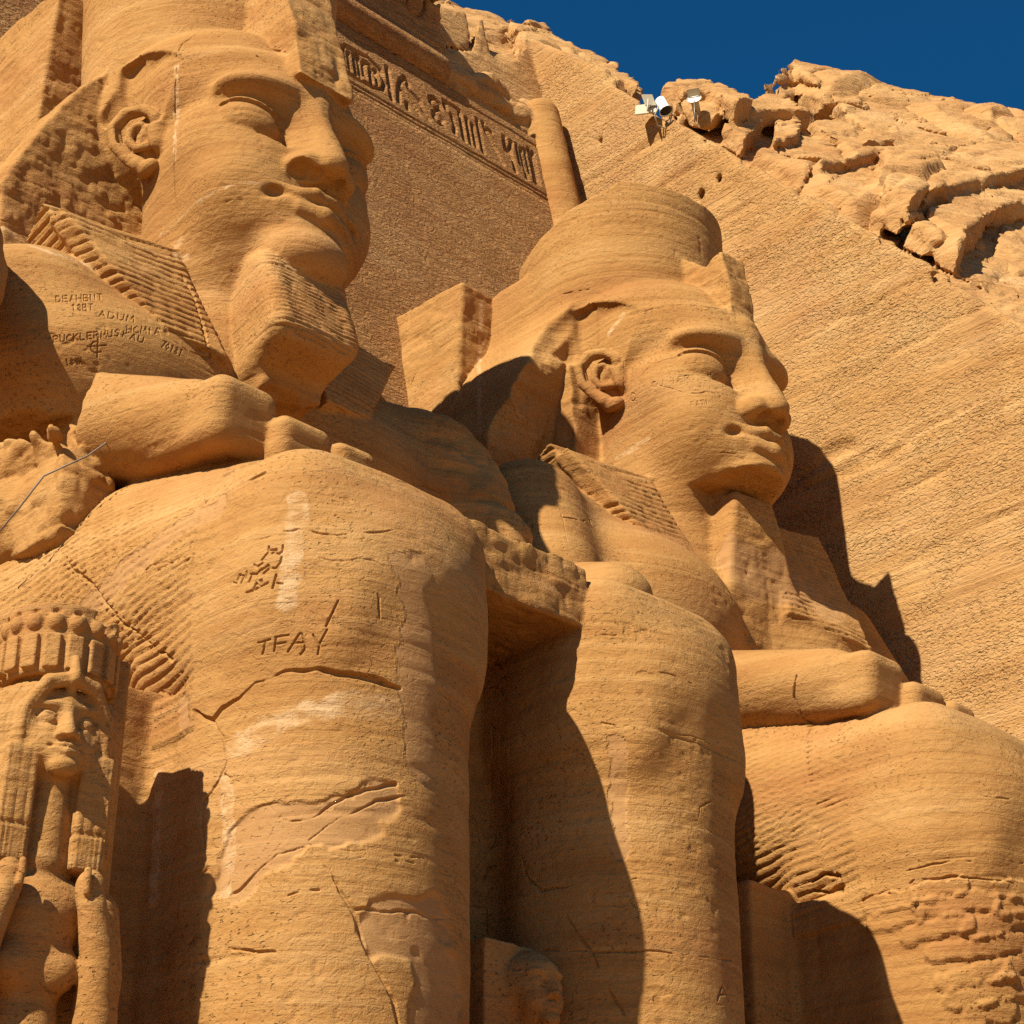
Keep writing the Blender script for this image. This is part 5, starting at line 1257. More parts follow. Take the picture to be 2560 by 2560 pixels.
GRAF1 = [
(0.022,0.035,[(1.985,12.982,6.501),(1.999,12.983,6.525),(2.013,12.984,6.549),(2.028,12.986,6.573),(2.043,12.989,6.598),(2.057,12.99,6.622),(2.072,12.992,6.647),(2.087,12.995,6.672),(2.102,12.997,6.654),(2.116,12.999,6.637),(2.131,13.002,6.619),(2.146,13.005,6.602),(2.161,13.008,6.584),(2.177,13.011,6.567),(2.192,13.014,6.549)]),
(0.022,0.035,[(2.013,12.984,6.561),(2.05,12.989,6.57),(2.089,12.995,6.58),(2.129,13.002,6.59),(2.17,13.01,6.6)]),
(0.017,0.026,[(-3.082,18.983,14.914),(-3.088,18.98,14.942),(-3.092,18.981,14.972),(-3.094,18.987,15.006),(-3.074,18.97,15.01),(-3.057,18.946,15.01),(-3.049,18.943,14.974),(-3.07,18.96,14.964),(-3.091,18.979,14.956)]),
(0.017,0.026,[(-3.035,18.924,15.013),(-3.027,18.924,14.974),(-3.018,18.925,14.935),(-2.996,18.909,14.932),(-2.981,18.894,14.948),(-2.986,18.892,14.985),(-2.991,18.889,15.023)]),
(0.017,0.026,[(-2.921,18.843,15.028),(-2.945,18.857,15.035),(-2.964,18.874,14.993),(-2.954,18.874,14.96),(-2.93,18.86,14.948),(-2.909,18.849,14.969)]),
(0.017,0.026,[(-2.882,18.84,14.967),(-2.887,18.838,14.995),(-2.894,18.833,15.022),(-2.901,18.829,15.048)]),
(0.017,0.026,[(-2.853,18.801,15.064),(-2.874,18.814,15.033),(-2.89,18.836,15.009),(-2.866,18.816,14.99),(-2.839,18.803,14.975)]),
(0.017,0.026,[(-2.829,18.788,15.072),(-2.825,18.788,15.041),(-2.821,18.788,15.012),(-2.816,18.789,14.982),(-2.793,18.777,14.99),(-2.771,18.765,14.998)]),
(0.017,0.026,[(-2.707,18.732,15.117),(-2.732,18.741,15.106),(-2.756,18.752,15.098),(-2.752,18.751,15.067),(-2.748,18.75,15.036),(-2.744,18.751,15.007),(-2.72,18.739,15.015),(-2.697,18.728,15.023)]),
(0.017,0.026,[(-2.75,18.75,15.051),(-2.713,18.733,15.065)]),
(0.017,0.026,[(-2.669,18.715,15.033),(-2.673,18.715,15.064),(-2.677,18.717,15.094),(-2.68,18.718,15.126),(-2.656,18.708,15.135),(-2.628,18.704,15.149),(-2.625,18.695,15.108),(-2.65,18.705,15.093),(-2.675,18.716,15.079)]),
(0.017,0.026,[(-2.655,18.707,15.087),(-2.635,18.699,15.07),(-2.614,18.692,15.054)]),
(0.017,0.026,[(-2.593,18.683,15.063),(-2.594,18.683,15.094),(-2.595,18.684,15.127),(-2.593,18.69,15.163),(-2.58,18.679,15.131),(-2.564,18.673,15.103),(-2.555,18.67,15.142),(-2.541,18.676,15.186),(-2.54,18.666,15.15),(-2.534,18.663,15.119),(-2.528,18.661,15.089)]),
(0.017,0.026,[(-2.521,18.663,15.192),(-2.517,18.658,15.148),(-2.511,18.655,15.106),(-2.484,18.647,15.108),(-2.463,18.641,15.131),(-2.465,18.644,15.173),(-2.465,18.649,15.217)]),
(0.017,0.026,[(-2.378,18.629,15.242),(-2.406,18.637,15.245),(-2.433,18.638,15.206),(-2.407,18.63,15.197),(-2.381,18.622,15.189),(-2.401,18.624,15.144),(-2.433,18.633,15.145)]),
(0.016,0.024,[(-2.336,18.609,15.155),(-2.33,18.61,15.187),(-2.324,18.613,15.221),(-2.316,18.617,15.256)]),
(0.016,0.024,[(-2.248,18.604,15.256),(-2.275,18.606,15.238),(-2.301,18.608,15.221),(-2.327,18.611,15.204),(-2.308,18.605,15.187),(-2.289,18.6,15.17),(-2.27,18.594,15.154)]),
(0.016,0.024,[(-2.237,18.588,15.154),(-2.219,18.587,15.187),(-2.199,18.588,15.221),(-2.179,18.591,15.256),(-2.175,18.584,15.221),(-2.17,18.579,15.187),(-2.164,18.575,15.155)]),
(0.016,0.024,[(-2.217,18.587,15.188),(-2.171,18.579,15.189)]),
(0.016,0.024,[(-2.113,18.58,15.258),(-2.121,18.574,15.211),(-2.128,18.57,15.166),(-2.097,18.566,15.157),(-2.066,18.563,15.173),(-2.055,18.566,15.216),(-2.041,18.572,15.262)]),
(0.019,0.032,[(-2.625,18.696,15.042),(-2.622,18.698,15.013),(-2.619,18.7,14.984),(-2.616,18.702,14.956),(-2.612,18.706,14.929),(-2.608,18.711,14.902),(-2.605,18.713,14.874),(-2.6,18.718,14.847),(-2.595,18.724,14.821),(-2.59,18.731,14.796)]),
(0.019,0.032,[(-2.728,18.762,14.906),(-2.706,18.749,14.912),(-2.683,18.736,14.919),(-2.66,18.725,14.926),(-2.636,18.714,14.934),(-2.613,18.703,14.941),(-2.589,18.693,14.949),(-2.564,18.683,14.958),(-2.54,18.674,14.967),(-2.515,18.664,14.976)]),
(0.019,0.032,[(-2.611,18.694,15.004),(-2.64,18.707,14.994),(-2.668,18.72,14.984),(-2.683,18.73,14.955),(-2.697,18.741,14.927),(-2.686,18.742,14.898),(-2.675,18.744,14.869),(-2.654,18.738,14.855),(-2.633,18.732,14.843),(-2.609,18.72,14.853),(-2.586,18.708,14.864),(-2.562,18.698,14.875)]),
(0.018,0.022,[(-3.082,19.043,15.551),(-3.081,19.053,15.587),(-3.081,19.064,15.624),(-3.08,19.074,15.66),(-3.046,19.055,15.664),(-3.031,19.032,15.619),(-3.049,19.026,15.565),(-3.082,19.043,15.551)]),
(0.018,0.022,[(-2.954,19.017,15.698),(-2.979,19.027,15.69),(-3.004,19.037,15.682),(-3.005,19.026,15.644),(-3.007,19.014,15.607),(-3.008,19.002,15.57),(-2.985,18.99,15.576),(-2.961,18.978,15.582)]),
(0.018,0.022,[(-3.006,19.02,15.626),(-2.968,19.002,15.637)]),
(0.018,0.022,[(-2.932,18.965,15.591),(-2.92,18.974,15.632),(-2.908,18.985,15.675),(-2.894,18.998,15.72),(-2.888,18.978,15.682),(-2.882,18.96,15.645),(-2.876,18.941,15.608)]),
(0.018,0.022,[(-2.919,18.975,15.635),(-2.883,18.961,15.647)]),
(0.018,0.022,[(-2.853,18.933,15.616),(-2.849,18.949,15.657),(-2.845,18.966,15.698),(-2.84,18.984,15.741)]),
(0.018,0.022,[(-2.797,18.915,15.636),(-2.793,18.933,15.678),(-2.786,18.953,15.722),(-2.781,18.971,15.764)]),
(0.018,0.022,[(-2.847,18.957,15.677),(-2.819,18.949,15.688),(-2.789,18.943,15.7)]),
(0.018,0.022,[(-2.77,18.908,15.646),(-2.764,18.926,15.689),(-2.758,18.947,15.734),(-2.752,18.965,15.777),(-2.704,18.956,15.792),(-2.707,18.934,15.747),(-2.734,18.935,15.729),(-2.761,18.937,15.712),(-2.734,18.929,15.717),(-2.707,18.921,15.722),(-2.715,18.898,15.674),(-2.743,18.902,15.66),(-2.77,18.908,15.646)]),
(0.018,0.022,[(-2.683,18.889,15.681),(-2.675,18.911,15.727),(-2.668,18.932,15.772),(-2.66,18.956,15.819),(-2.648,18.931,15.782),(-2.637,18.906,15.745),(-2.625,18.882,15.707),(-2.617,18.905,15.754),(-2.608,18.93,15.802),(-2.598,18.956,15.851)]),
(0.018,0.022,[(-2.556,18.878,15.741),(-2.546,18.904,15.789),(-2.534,18.932,15.84),(-2.522,18.962,15.892)]),
(0.018,0.022,[(-2.56,18.958,15.871),(-2.522,18.962,15.892),(-2.484,18.967,15.914)]),
(0.018,0.022,[(-2.915,18.928,15.517),(-2.897,18.927,15.545),(-2.899,18.914,15.505),(-2.902,18.901,15.465),(-2.904,18.89,15.427)]),
(0.018,0.022,[(-2.837,18.879,15.503),(-2.852,18.897,15.528),(-2.832,18.901,15.564),(-2.817,18.883,15.538),(-2.837,18.879,15.503),(-2.86,18.878,15.467),(-2.841,18.86,15.443),(-2.819,18.861,15.478),(-2.837,18.879,15.503)]),
(0.018,0.022,[(-2.8,18.843,15.455),(-2.797,18.856,15.495),(-2.794,18.87,15.536),(-2.79,18.886,15.578),(-2.754,18.871,15.583),(-2.756,18.854,15.54),(-2.795,18.863,15.515),(-2.755,18.844,15.516),(-2.758,18.829,15.473),(-2.8,18.843,15.455)]),
(0.018,0.022,[(-2.71,18.81,15.483),(-2.706,18.825,15.525),(-2.701,18.842,15.567),(-2.696,18.859,15.611)]),
(0.018,0.022,[(-2.721,18.865,15.601),(-2.696,18.859,15.611),(-2.67,18.854,15.621)]),
(0.016,0.022,[(-2.624,18.743,15.394),(-2.604,18.749,15.436),(-2.582,18.756,15.479),(-2.56,18.767,15.524),(-2.556,18.747,15.481),(-2.551,18.731,15.44),(-2.545,18.716,15.4)]),
(0.016,0.022,[(-2.602,18.749,15.438),(-2.577,18.74,15.44),(-2.552,18.732,15.442)]),
(0.016,0.022,[(-2.513,18.706,15.404),(-2.506,18.717,15.445),(-2.497,18.73,15.488),(-2.487,18.745,15.532),(-2.462,18.737,15.532),(-2.436,18.729,15.533),(-2.423,18.703,15.477),(-2.461,18.693,15.416),(-2.487,18.699,15.41),(-2.513,18.706,15.404)]),
(0.016,0.022,[(-2.37,18.717,15.55),(-2.381,18.696,15.49),(-2.39,18.679,15.433),(-2.355,18.667,15.427),(-2.319,18.665,15.45),(-2.304,18.683,15.507),(-2.287,18.703,15.565)]),
(0.016,0.022,[(-2.278,18.652,15.44),(-2.266,18.664,15.483),(-2.251,18.68,15.529),(-2.235,18.697,15.576),(-2.228,18.676,15.532),(-2.22,18.657,15.489),(-2.188,18.671,15.54),(-2.155,18.689,15.595),(-2.164,18.669,15.548),(-2.171,18.654,15.504),(-2.178,18.638,15.46)]),
(0.016,0.018,[(-2.905,18.936,14.701),(-2.9,18.924,14.718),(-2.89,18.93,14.694),(-2.879,18.937,14.671),(-2.867,18.944,14.647)]),
(0.016,0.018,[(-2.842,18.902,14.694),(-2.862,18.904,14.708),(-2.859,18.891,14.729),(-2.838,18.889,14.716),(-2.842,18.902,14.694),(-2.848,18.916,14.672),(-2.826,18.91,14.658),(-2.82,18.897,14.68),(-2.842,18.902,14.694)]),
(0.016,0.018,[(-2.787,18.867,14.722),(-2.795,18.877,14.706),(-2.816,18.878,14.72),(-2.815,18.861,14.743),(-2.795,18.861,14.734),(-2.783,18.871,14.706),(-2.773,18.879,14.676)]),
(0.016,0.018,[(-2.752,18.867,14.683),(-2.763,18.861,14.707),(-2.774,18.854,14.73),(-2.789,18.84,14.75),(-2.766,18.846,14.732),(-2.746,18.846,14.711),(-2.725,18.848,14.691),(-2.737,18.839,14.713),(-2.75,18.829,14.735),(-2.761,18.822,14.758)]),
(0.016,0.018,[(-2.281,18.608,15.245),(-2.279,18.614,15.283),(-2.276,18.621,15.321),(-2.273,18.629,15.36)]),
(0.016,0.018,[(-2.218,18.599,15.265),(-2.215,18.606,15.303),(-2.213,18.612,15.341),(-2.209,18.622,15.381)]),
(0.016,0.018,[(-2.278,18.618,15.302),(-2.246,18.613,15.312),(-2.214,18.609,15.321)]),
(0.016,0.018,[(-2.113,18.609,15.396),(-2.142,18.616,15.403),(-2.182,18.607,15.343),(-2.181,18.599,15.298),(-2.152,18.591,15.285),(-2.121,18.591,15.312)]),
(0.016,0.018,[(-2.09,18.586,15.306),(-2.085,18.592,15.345),(-2.077,18.602,15.387),(-2.069,18.613,15.43),(-2.058,18.602,15.393),(-2.047,18.59,15.355),(-2.024,18.604,15.406),(-2.004,18.612,15.454),(-2.005,18.604,15.415),(-2.008,18.591,15.374),(-2.01,18.581,15.334)]),
(0.016,0.018,[(-1.962,18.581,15.352),(-1.955,18.595,15.396),(-1.949,18.608,15.439),(-1.945,18.616,15.479)]),
(0.016,0.018,[(-1.882,18.589,15.386),(-1.864,18.599,15.432),(-1.845,18.613,15.481),(-1.821,18.634,15.535),(-1.817,18.618,15.494),(-1.812,18.603,15.454),(-1.805,18.592,15.417)]),
(0.016,0.018,[(-1.863,18.6,15.435),(-1.814,18.603,15.455)]),
(0.016,0.018,[(-1.766,18.564,15.328),(-1.716,18.57,15.331),(-1.744,18.557,15.285),(-1.769,18.548,15.241),(-1.791,18.543,15.201)]),
(0.016,0.018,[(-1.719,18.541,15.198),(-1.718,18.551,15.261),(-1.672,18.566,15.327),(-1.675,18.551,15.26),(-1.719,18.541,15.198)]),
(0.016,0.018,[(-1.633,18.559,15.299),(-1.604,18.565,15.326),(-1.62,18.557,15.282),(-1.636,18.548,15.239),(-1.65,18.542,15.197)]),
(0.016,0.018,[(-1.557,18.556,15.261),(-1.564,18.562,15.294),(-1.533,18.569,15.327),(-1.526,18.564,15.295),(-1.557,18.556,15.261),(-1.591,18.549,15.229),(-1.58,18.546,15.198),(-1.547,18.551,15.23),(-1.557,18.556,15.261)]),
(0.016,0.018,[(-1.491,18.567,15.302),(-1.462,18.573,15.329),(-1.478,18.565,15.285),(-1.494,18.556,15.242),(-1.509,18.55,15.199)]),
(0.02,0.028,[(-3.533,13.553,8.951),(-3.525,13.532,8.953),(-3.517,13.512,8.955),(-3.508,13.493,8.957),(-3.5,13.474,8.96),(-3.49,13.456,8.962),(-3.481,13.438,8.965)]),
(0.02,0.028,[(-3.504,13.491,8.948),(-3.501,13.498,8.927),(-3.498,13.504,8.907),(-3.495,13.511,8.886),(-3.494,13.522,8.865),(-3.493,13.533,8.844)]),
(0.02,0.028,[(-3.453,13.388,8.979),(-3.452,13.393,8.961),(-3.449,13.399,8.944),(-3.447,13.405,8.926),(-3.445,13.41,8.908),(-3.443,13.416,8.89),(-3.442,13.422,8.872),(-3.44,13.427,8.854)]),
(0.02,0.028,[(-3.456,13.392,8.98),(-3.445,13.374,8.981),(-3.433,13.357,8.983),(-3.421,13.34,8.985),(-3.409,13.323,8.987),(-3.397,13.306,8.988),(-3.386,13.288,8.99)]),
(0.02,0.028,[(-3.443,13.403,8.916),(-3.433,13.387,8.918),(-3.423,13.371,8.919),(-3.413,13.355,8.921),(-3.403,13.339,8.923),(-3.392,13.323,8.925)]),
(0.02,0.028,[(-3.365,13.318,8.837),(-3.362,13.308,8.851),(-3.358,13.297,8.865),(-3.355,13.287,8.88),(-3.351,13.276,8.895),(-3.348,13.265,8.909),(-3.344,13.255,8.924),(-3.341,13.244,8.938),(-3.337,13.234,8.953),(-3.334,13.223,8.967),(-3.33,13.213,8.982),(-3.326,13.203,8.997)]),
(0.02,0.028,[(-3.316,13.191,8.99),(-3.31,13.188,8.972),(-3.303,13.185,8.953),(-3.297,13.182,8.935),(-3.29,13.179,8.916),(-3.284,13.177,8.898),(-3.279,13.18,8.873),(-3.275,13.184,8.848),(-3.28,13.198,8.833),(-3.285,13.211,8.817),(-3.29,13.225,8.802)]),
(0.02,0.028,[(-3.342,13.257,8.911),(-3.33,13.239,8.91),(-3.318,13.222,8.91),(-3.306,13.205,8.909),(-3.294,13.188,8.909)]),
(0.02,0.028,[(-3.249,13.106,8.973),(-3.24,13.099,8.955),(-3.231,13.093,8.937),(-3.222,13.087,8.919),(-3.213,13.081,8.901),(-3.204,13.075,8.884)]),
(0.02,0.028,[(-3.167,13.004,9.019),(-3.172,13.011,9.002),(-3.177,13.018,8.985),(-3.181,13.025,8.969),(-3.185,13.033,8.952),(-3.188,13.041,8.936),(-3.192,13.05,8.92),(-3.195,13.058,8.904),(-3.198,13.067,8.888),(-3.197,13.072,8.869),(-3.196,13.077,8.849),(-3.195,13.082,8.829),(-3.193,13.088,8.81),(-3.191,13.094,8.791)]),
(0.02,0.03,[(-3.587,13.406,9.866),(-3.586,13.406,9.837),(-3.587,13.405,9.808),(-3.593,13.416,9.794),(-3.599,13.427,9.78),(-3.605,13.438,9.766),(-3.611,13.449,9.752),(-3.616,13.461,9.738)]),
(0.02,0.03,[(-3.579,13.392,9.823),(-3.568,13.372,9.822),(-3.557,13.353,9.82),(-3.546,13.335,9.82),(-3.555,13.347,9.808),(-3.563,13.361,9.797),(-3.571,13.374,9.785)]),
(0.02,0.03,[(-3.514,13.288,9.854),(-3.513,13.287,9.828),(-3.512,13.285,9.802),(-3.523,13.299,9.786),(-3.533,13.314,9.771),(-3.551,13.342,9.786)]),
(0.02,0.03,[(-3.647,13.544,9.709),(-3.64,13.526,9.692),(-3.633,13.508,9.676),(-3.627,13.489,9.685),(-3.62,13.471,9.694),(-3.613,13.454,9.703)]),
(0.02,0.03,[(-3.517,13.29,9.739),(-3.519,13.293,9.712),(-3.521,13.297,9.684),(-3.529,13.31,9.666),(-3.537,13.322,9.648),(-3.545,13.336,9.631),(-3.56,13.358,9.636)]),
(0.02,0.03,[(-3.667,13.622,9.66),(-3.667,13.626,9.637),(-3.666,13.63,9.613),(-3.667,13.633,9.59)]),
(0.02,0.03,[(-3.653,13.578,9.62),(-3.645,13.553,9.614),(-3.637,13.53,9.609),(-3.629,13.506,9.603),(-3.624,13.49,9.619),(-3.618,13.474,9.635),(-3.607,13.447,9.641)]),
(0.02,0.03,[(-3.6,13.432,9.649),(-3.592,13.414,9.662),(-3.584,13.397,9.676),(-3.576,13.387,9.641),(-3.583,13.4,9.629),(-3.589,13.413,9.618),(-3.596,13.427,9.606),(-3.602,13.441,9.595)]),
(0.02,0.03,[(-3.691,13.788,9.596),(-3.687,13.747,9.566),(-3.686,13.739,9.588),(-3.683,13.732,9.61),(-3.684,13.72,9.63),(-3.685,13.708,9.65),(-3.679,13.681,9.634),(-3.672,13.653,9.618),(-3.674,13.662,9.601),(-3.675,13.671,9.583),(-3.676,13.681,9.566),(-3.678,13.69,9.55)]),
(0.02,0.03,[(-3.65,13.57,9.59),(-3.652,13.581,9.565),(-3.654,13.593,9.541)]),
(0.02,0.03,[(-3.657,13.622,9.442),(-3.65,13.597,9.443),(-3.644,13.572,9.444),(-3.636,13.548,9.445),(-3.628,13.526,9.447),(-3.621,13.507,9.454),(-3.614,13.489,9.461),(-3.607,13.472,9.469),(-3.599,13.454,9.475),(-3.591,13.436,9.481),(-3.583,13.418,9.488),(-3.574,13.401,9.494)]),
(0.02,0.03,[(-3.633,13.537,9.461),(-3.631,13.528,9.479),(-3.628,13.519,9.497),(-3.626,13.51,9.515),(-3.613,13.483,9.482)]),
(0.02,0.03,[(-3.614,13.477,9.53),(-3.605,13.456,9.532),(-3.603,13.456,9.504)]),
(0.022,0.03,[(-3.538,13.33,9.566),(-3.539,13.335,9.547),(-3.541,13.34,9.528),(-3.542,13.344,9.509),(-3.544,13.349,9.49),(-3.545,13.354,9.472),(-3.547,13.359,9.453),(-3.548,13.363,9.434)]),
(0.022,0.03,[(-3.538,13.34,9.485),(-3.524,13.321,9.481),(-3.51,13.303,9.476),(-3.495,13.286,9.473)]),
(0.022,0.03,[(-3.12,12.921,9.293),(-3.126,12.926,9.275),(-3.131,12.931,9.256),(-3.136,12.936,9.239),(-3.14,12.942,9.221),(-3.145,12.947,9.203),(-3.149,12.953,9.186),(-3.153,12.959,9.168),(-3.157,12.966,9.151),(-3.161,12.973,9.134),(-3.163,12.982,9.118),(-3.166,12.99,9.102),(-3.169,12.998,9.086),(-3.172,13.004,9.069),(-3.176,13.011,9.052)])]
AREAS1 = [
('s',0.025,0.0,[(-1.31,19.68,17.77),(-1.29,19.35,17.78),(-1.31,19.13,17.81),(-1.34,18.89,17.83),(-1.34,18.6,17.81),(-1.29,18.39,17.86),(-1.18,18.21,17.89),(-1.05,18.07,17.95),(-0.91,17.98,17.95),(-0.75,17.91,17.98)]),
('s',0.11,0.0,[(-3.41,13.23,10.37),(-3.42,13.22,10.23),(-3.44,13.22,10.09),(-3.45,13.21,9.96),(-3.45,13.21,9.83),(-3.46,13.22,9.7),(-3.46,13.22,9.58),(-3.45,13.23,9.45),(-3.44,13.24,9.32)]),
('s',0.13,0.0,[(-3.52,13.77,8),(-3.49,13.68,8.04),(-3.46,13.6,8.09),(-3.42,13.52,8.13),(-3.37,13.43,8.16),(-3.31,13.36,8.2),(-3.25,13.28,8.24),(-3.19,13.21,8.26),(-3.12,13.14,8.28),(-3.05,13.08,8.3),(-2.98,13.02,8.33),(-2.88,12.96,8.34),(-2.78,12.91,8.36),(-2.67,12.86,8.38),(-2.55,12.82,8.4)]),
('m',0.2,0.01,[(-2.47,12.67,9.79),(-2.45,12.68,9.68),(-2.43,12.69,9.57),(-2.4,12.7,9.46),(-2.37,12.72,9.35),(-2.34,12.73,9.24),(-2.32,12.73,9.13),(-2.3,12.75,9.02),(-2.3,12.75,8.91),(-2.29,12.76,8.79),(-2.28,12.76,8.68),(-2.27,12.77,8.57),(-2.26,12.78,8.47),(-2.24,12.78,8.36),(-2.22,12.79,8.25),(-2.21,12.8,8.14),(-2.19,12.8,8.03),(-2.18,12.8,7.93)]),
('m',0.28,-0.015,[(-3.48,13.74,6.87),(-3.47,13.69,6.96),(-3.46,13.65,7.05),(-3.44,13.62,7.14),(-3.42,13.58,7.23),(-3.37,13.48,7.19),(-3.31,13.39,7.16),(-3.25,13.31,7.13),(-3.19,13.24,7.16),(-3.13,13.18,7.2),(-3.06,13.12,7.23),(-3,13.07,7.27),(-2.93,13.02,7.3),(-2.84,12.98,7.34),(-2.76,12.93,7.38),(-2.67,12.89,7.42),(-2.58,12.86,7.47)]),
('m',0.42,-0.02,[(-2.41,12.84,6.4),(-2.31,12.82,6.38),(-2.2,12.82,6.35),(-2.09,12.82,6.34),(-2.03,12.82,6.26),(-1.96,12.84,6.18),(-1.89,12.85,6.1),(-1.81,12.88,6.02),(-1.84,12.87,5.92),(-1.86,12.86,5.82),(-1.89,12.86,5.72),(-1.91,12.86,5.63)]),
('m',0.14,0.0,[(-3.94,15.95,10),(-3.92,15.83,10.04),(-3.92,15.69,10.08),(-3.91,15.56,10.12),(-3.9,15.44,10.16),(-3.89,15.31,10.2),(-3.87,15.2,10.25),(-3.85,15.08,10.3),(-3.83,14.95,10.35),(-3.81,14.83,10.4),(-3.78,14.72,10.46),(-3.75,14.59,10.48),(-3.73,14.44,10.49),(-3.68,14.34,10.52),(-3.66,14.2,10.54)]),
('s',0.05,0.0,[(-1.23,19.35,17.47),(-1.22,19.22,17.54)]),
('s',0.05,0.0,[(-1.25,19.29,17.28),(-1.13,19.19,17.26)]),
('s',0.05,0.0,[(-3.08,20.79,17.61),(-2.9,20.78,17.56)]),
('s',0.05,0.0,[(-3.27,19.68,16.68),(-3.17,19.49,16.56),(-3.01,19.4,16.51),(-2.8,19.4,16.53),(-2.54,19.49,16.63),(-2.41,19.4,16.53)]),
('s',0.05,0.0,[(-1.56,19.27,20.37),(-1.58,19.2,20.09),(-1.54,19.23,19.92),(-1.49,19.28,19.76),(-1.44,19.34,19.61),(-1.52,19.18,19.23),(-1.55,19.1,18.92),(-1.52,19.13,18.71)]),
('m',0.1,0.0,[(-3.63,14.55,8.61),(-3.66,14.44,8.38)]),
('m',0.1,0.0,[(0.87,13.23,9.03),(0.88,13.24,8.91),(0.91,13.26,8.81),(0.94,13.3,8.71),(0.96,13.31,8.6),(0.98,13.33,8.49),(0.98,13.33,8.37),(0.98,13.33,8.25),(0.98,13.33,8.14),(0.98,13.34,8.02),(0.98,13.34,7.91)]),
('s',0.07,0.0,[(-3.55,13.9,7.73),(-3.54,13.88,7.61),(-3.53,13.86,7.49),(-3.53,13.85,7.38),(-3.52,13.83,7.27),(-3.52,13.83,7.17),(-3.51,13.83,7.08),(-3.51,13.84,6.98),(-3.51,13.84,6.89),(-3.51,13.84,6.79),(-3.51,13.84,6.7)]),
('s',0.07,0.0,[(-3.61,14.9,8.02),(-3.61,14.89,7.92),(-3.6,14.9,7.82),(-3.6,14.89,7.71),(-3.6,14.87,7.6),(-3.6,14.87,7.5),(-3.6,14.87,7.4),(-3.59,14.87,7.3),(-3.59,14.87,7.2),(-3.59,14.85,7.1),(-3.59,14.84,6.99),(-3.59,14.83,6.89),(-3.59,14.82,6.79)])]
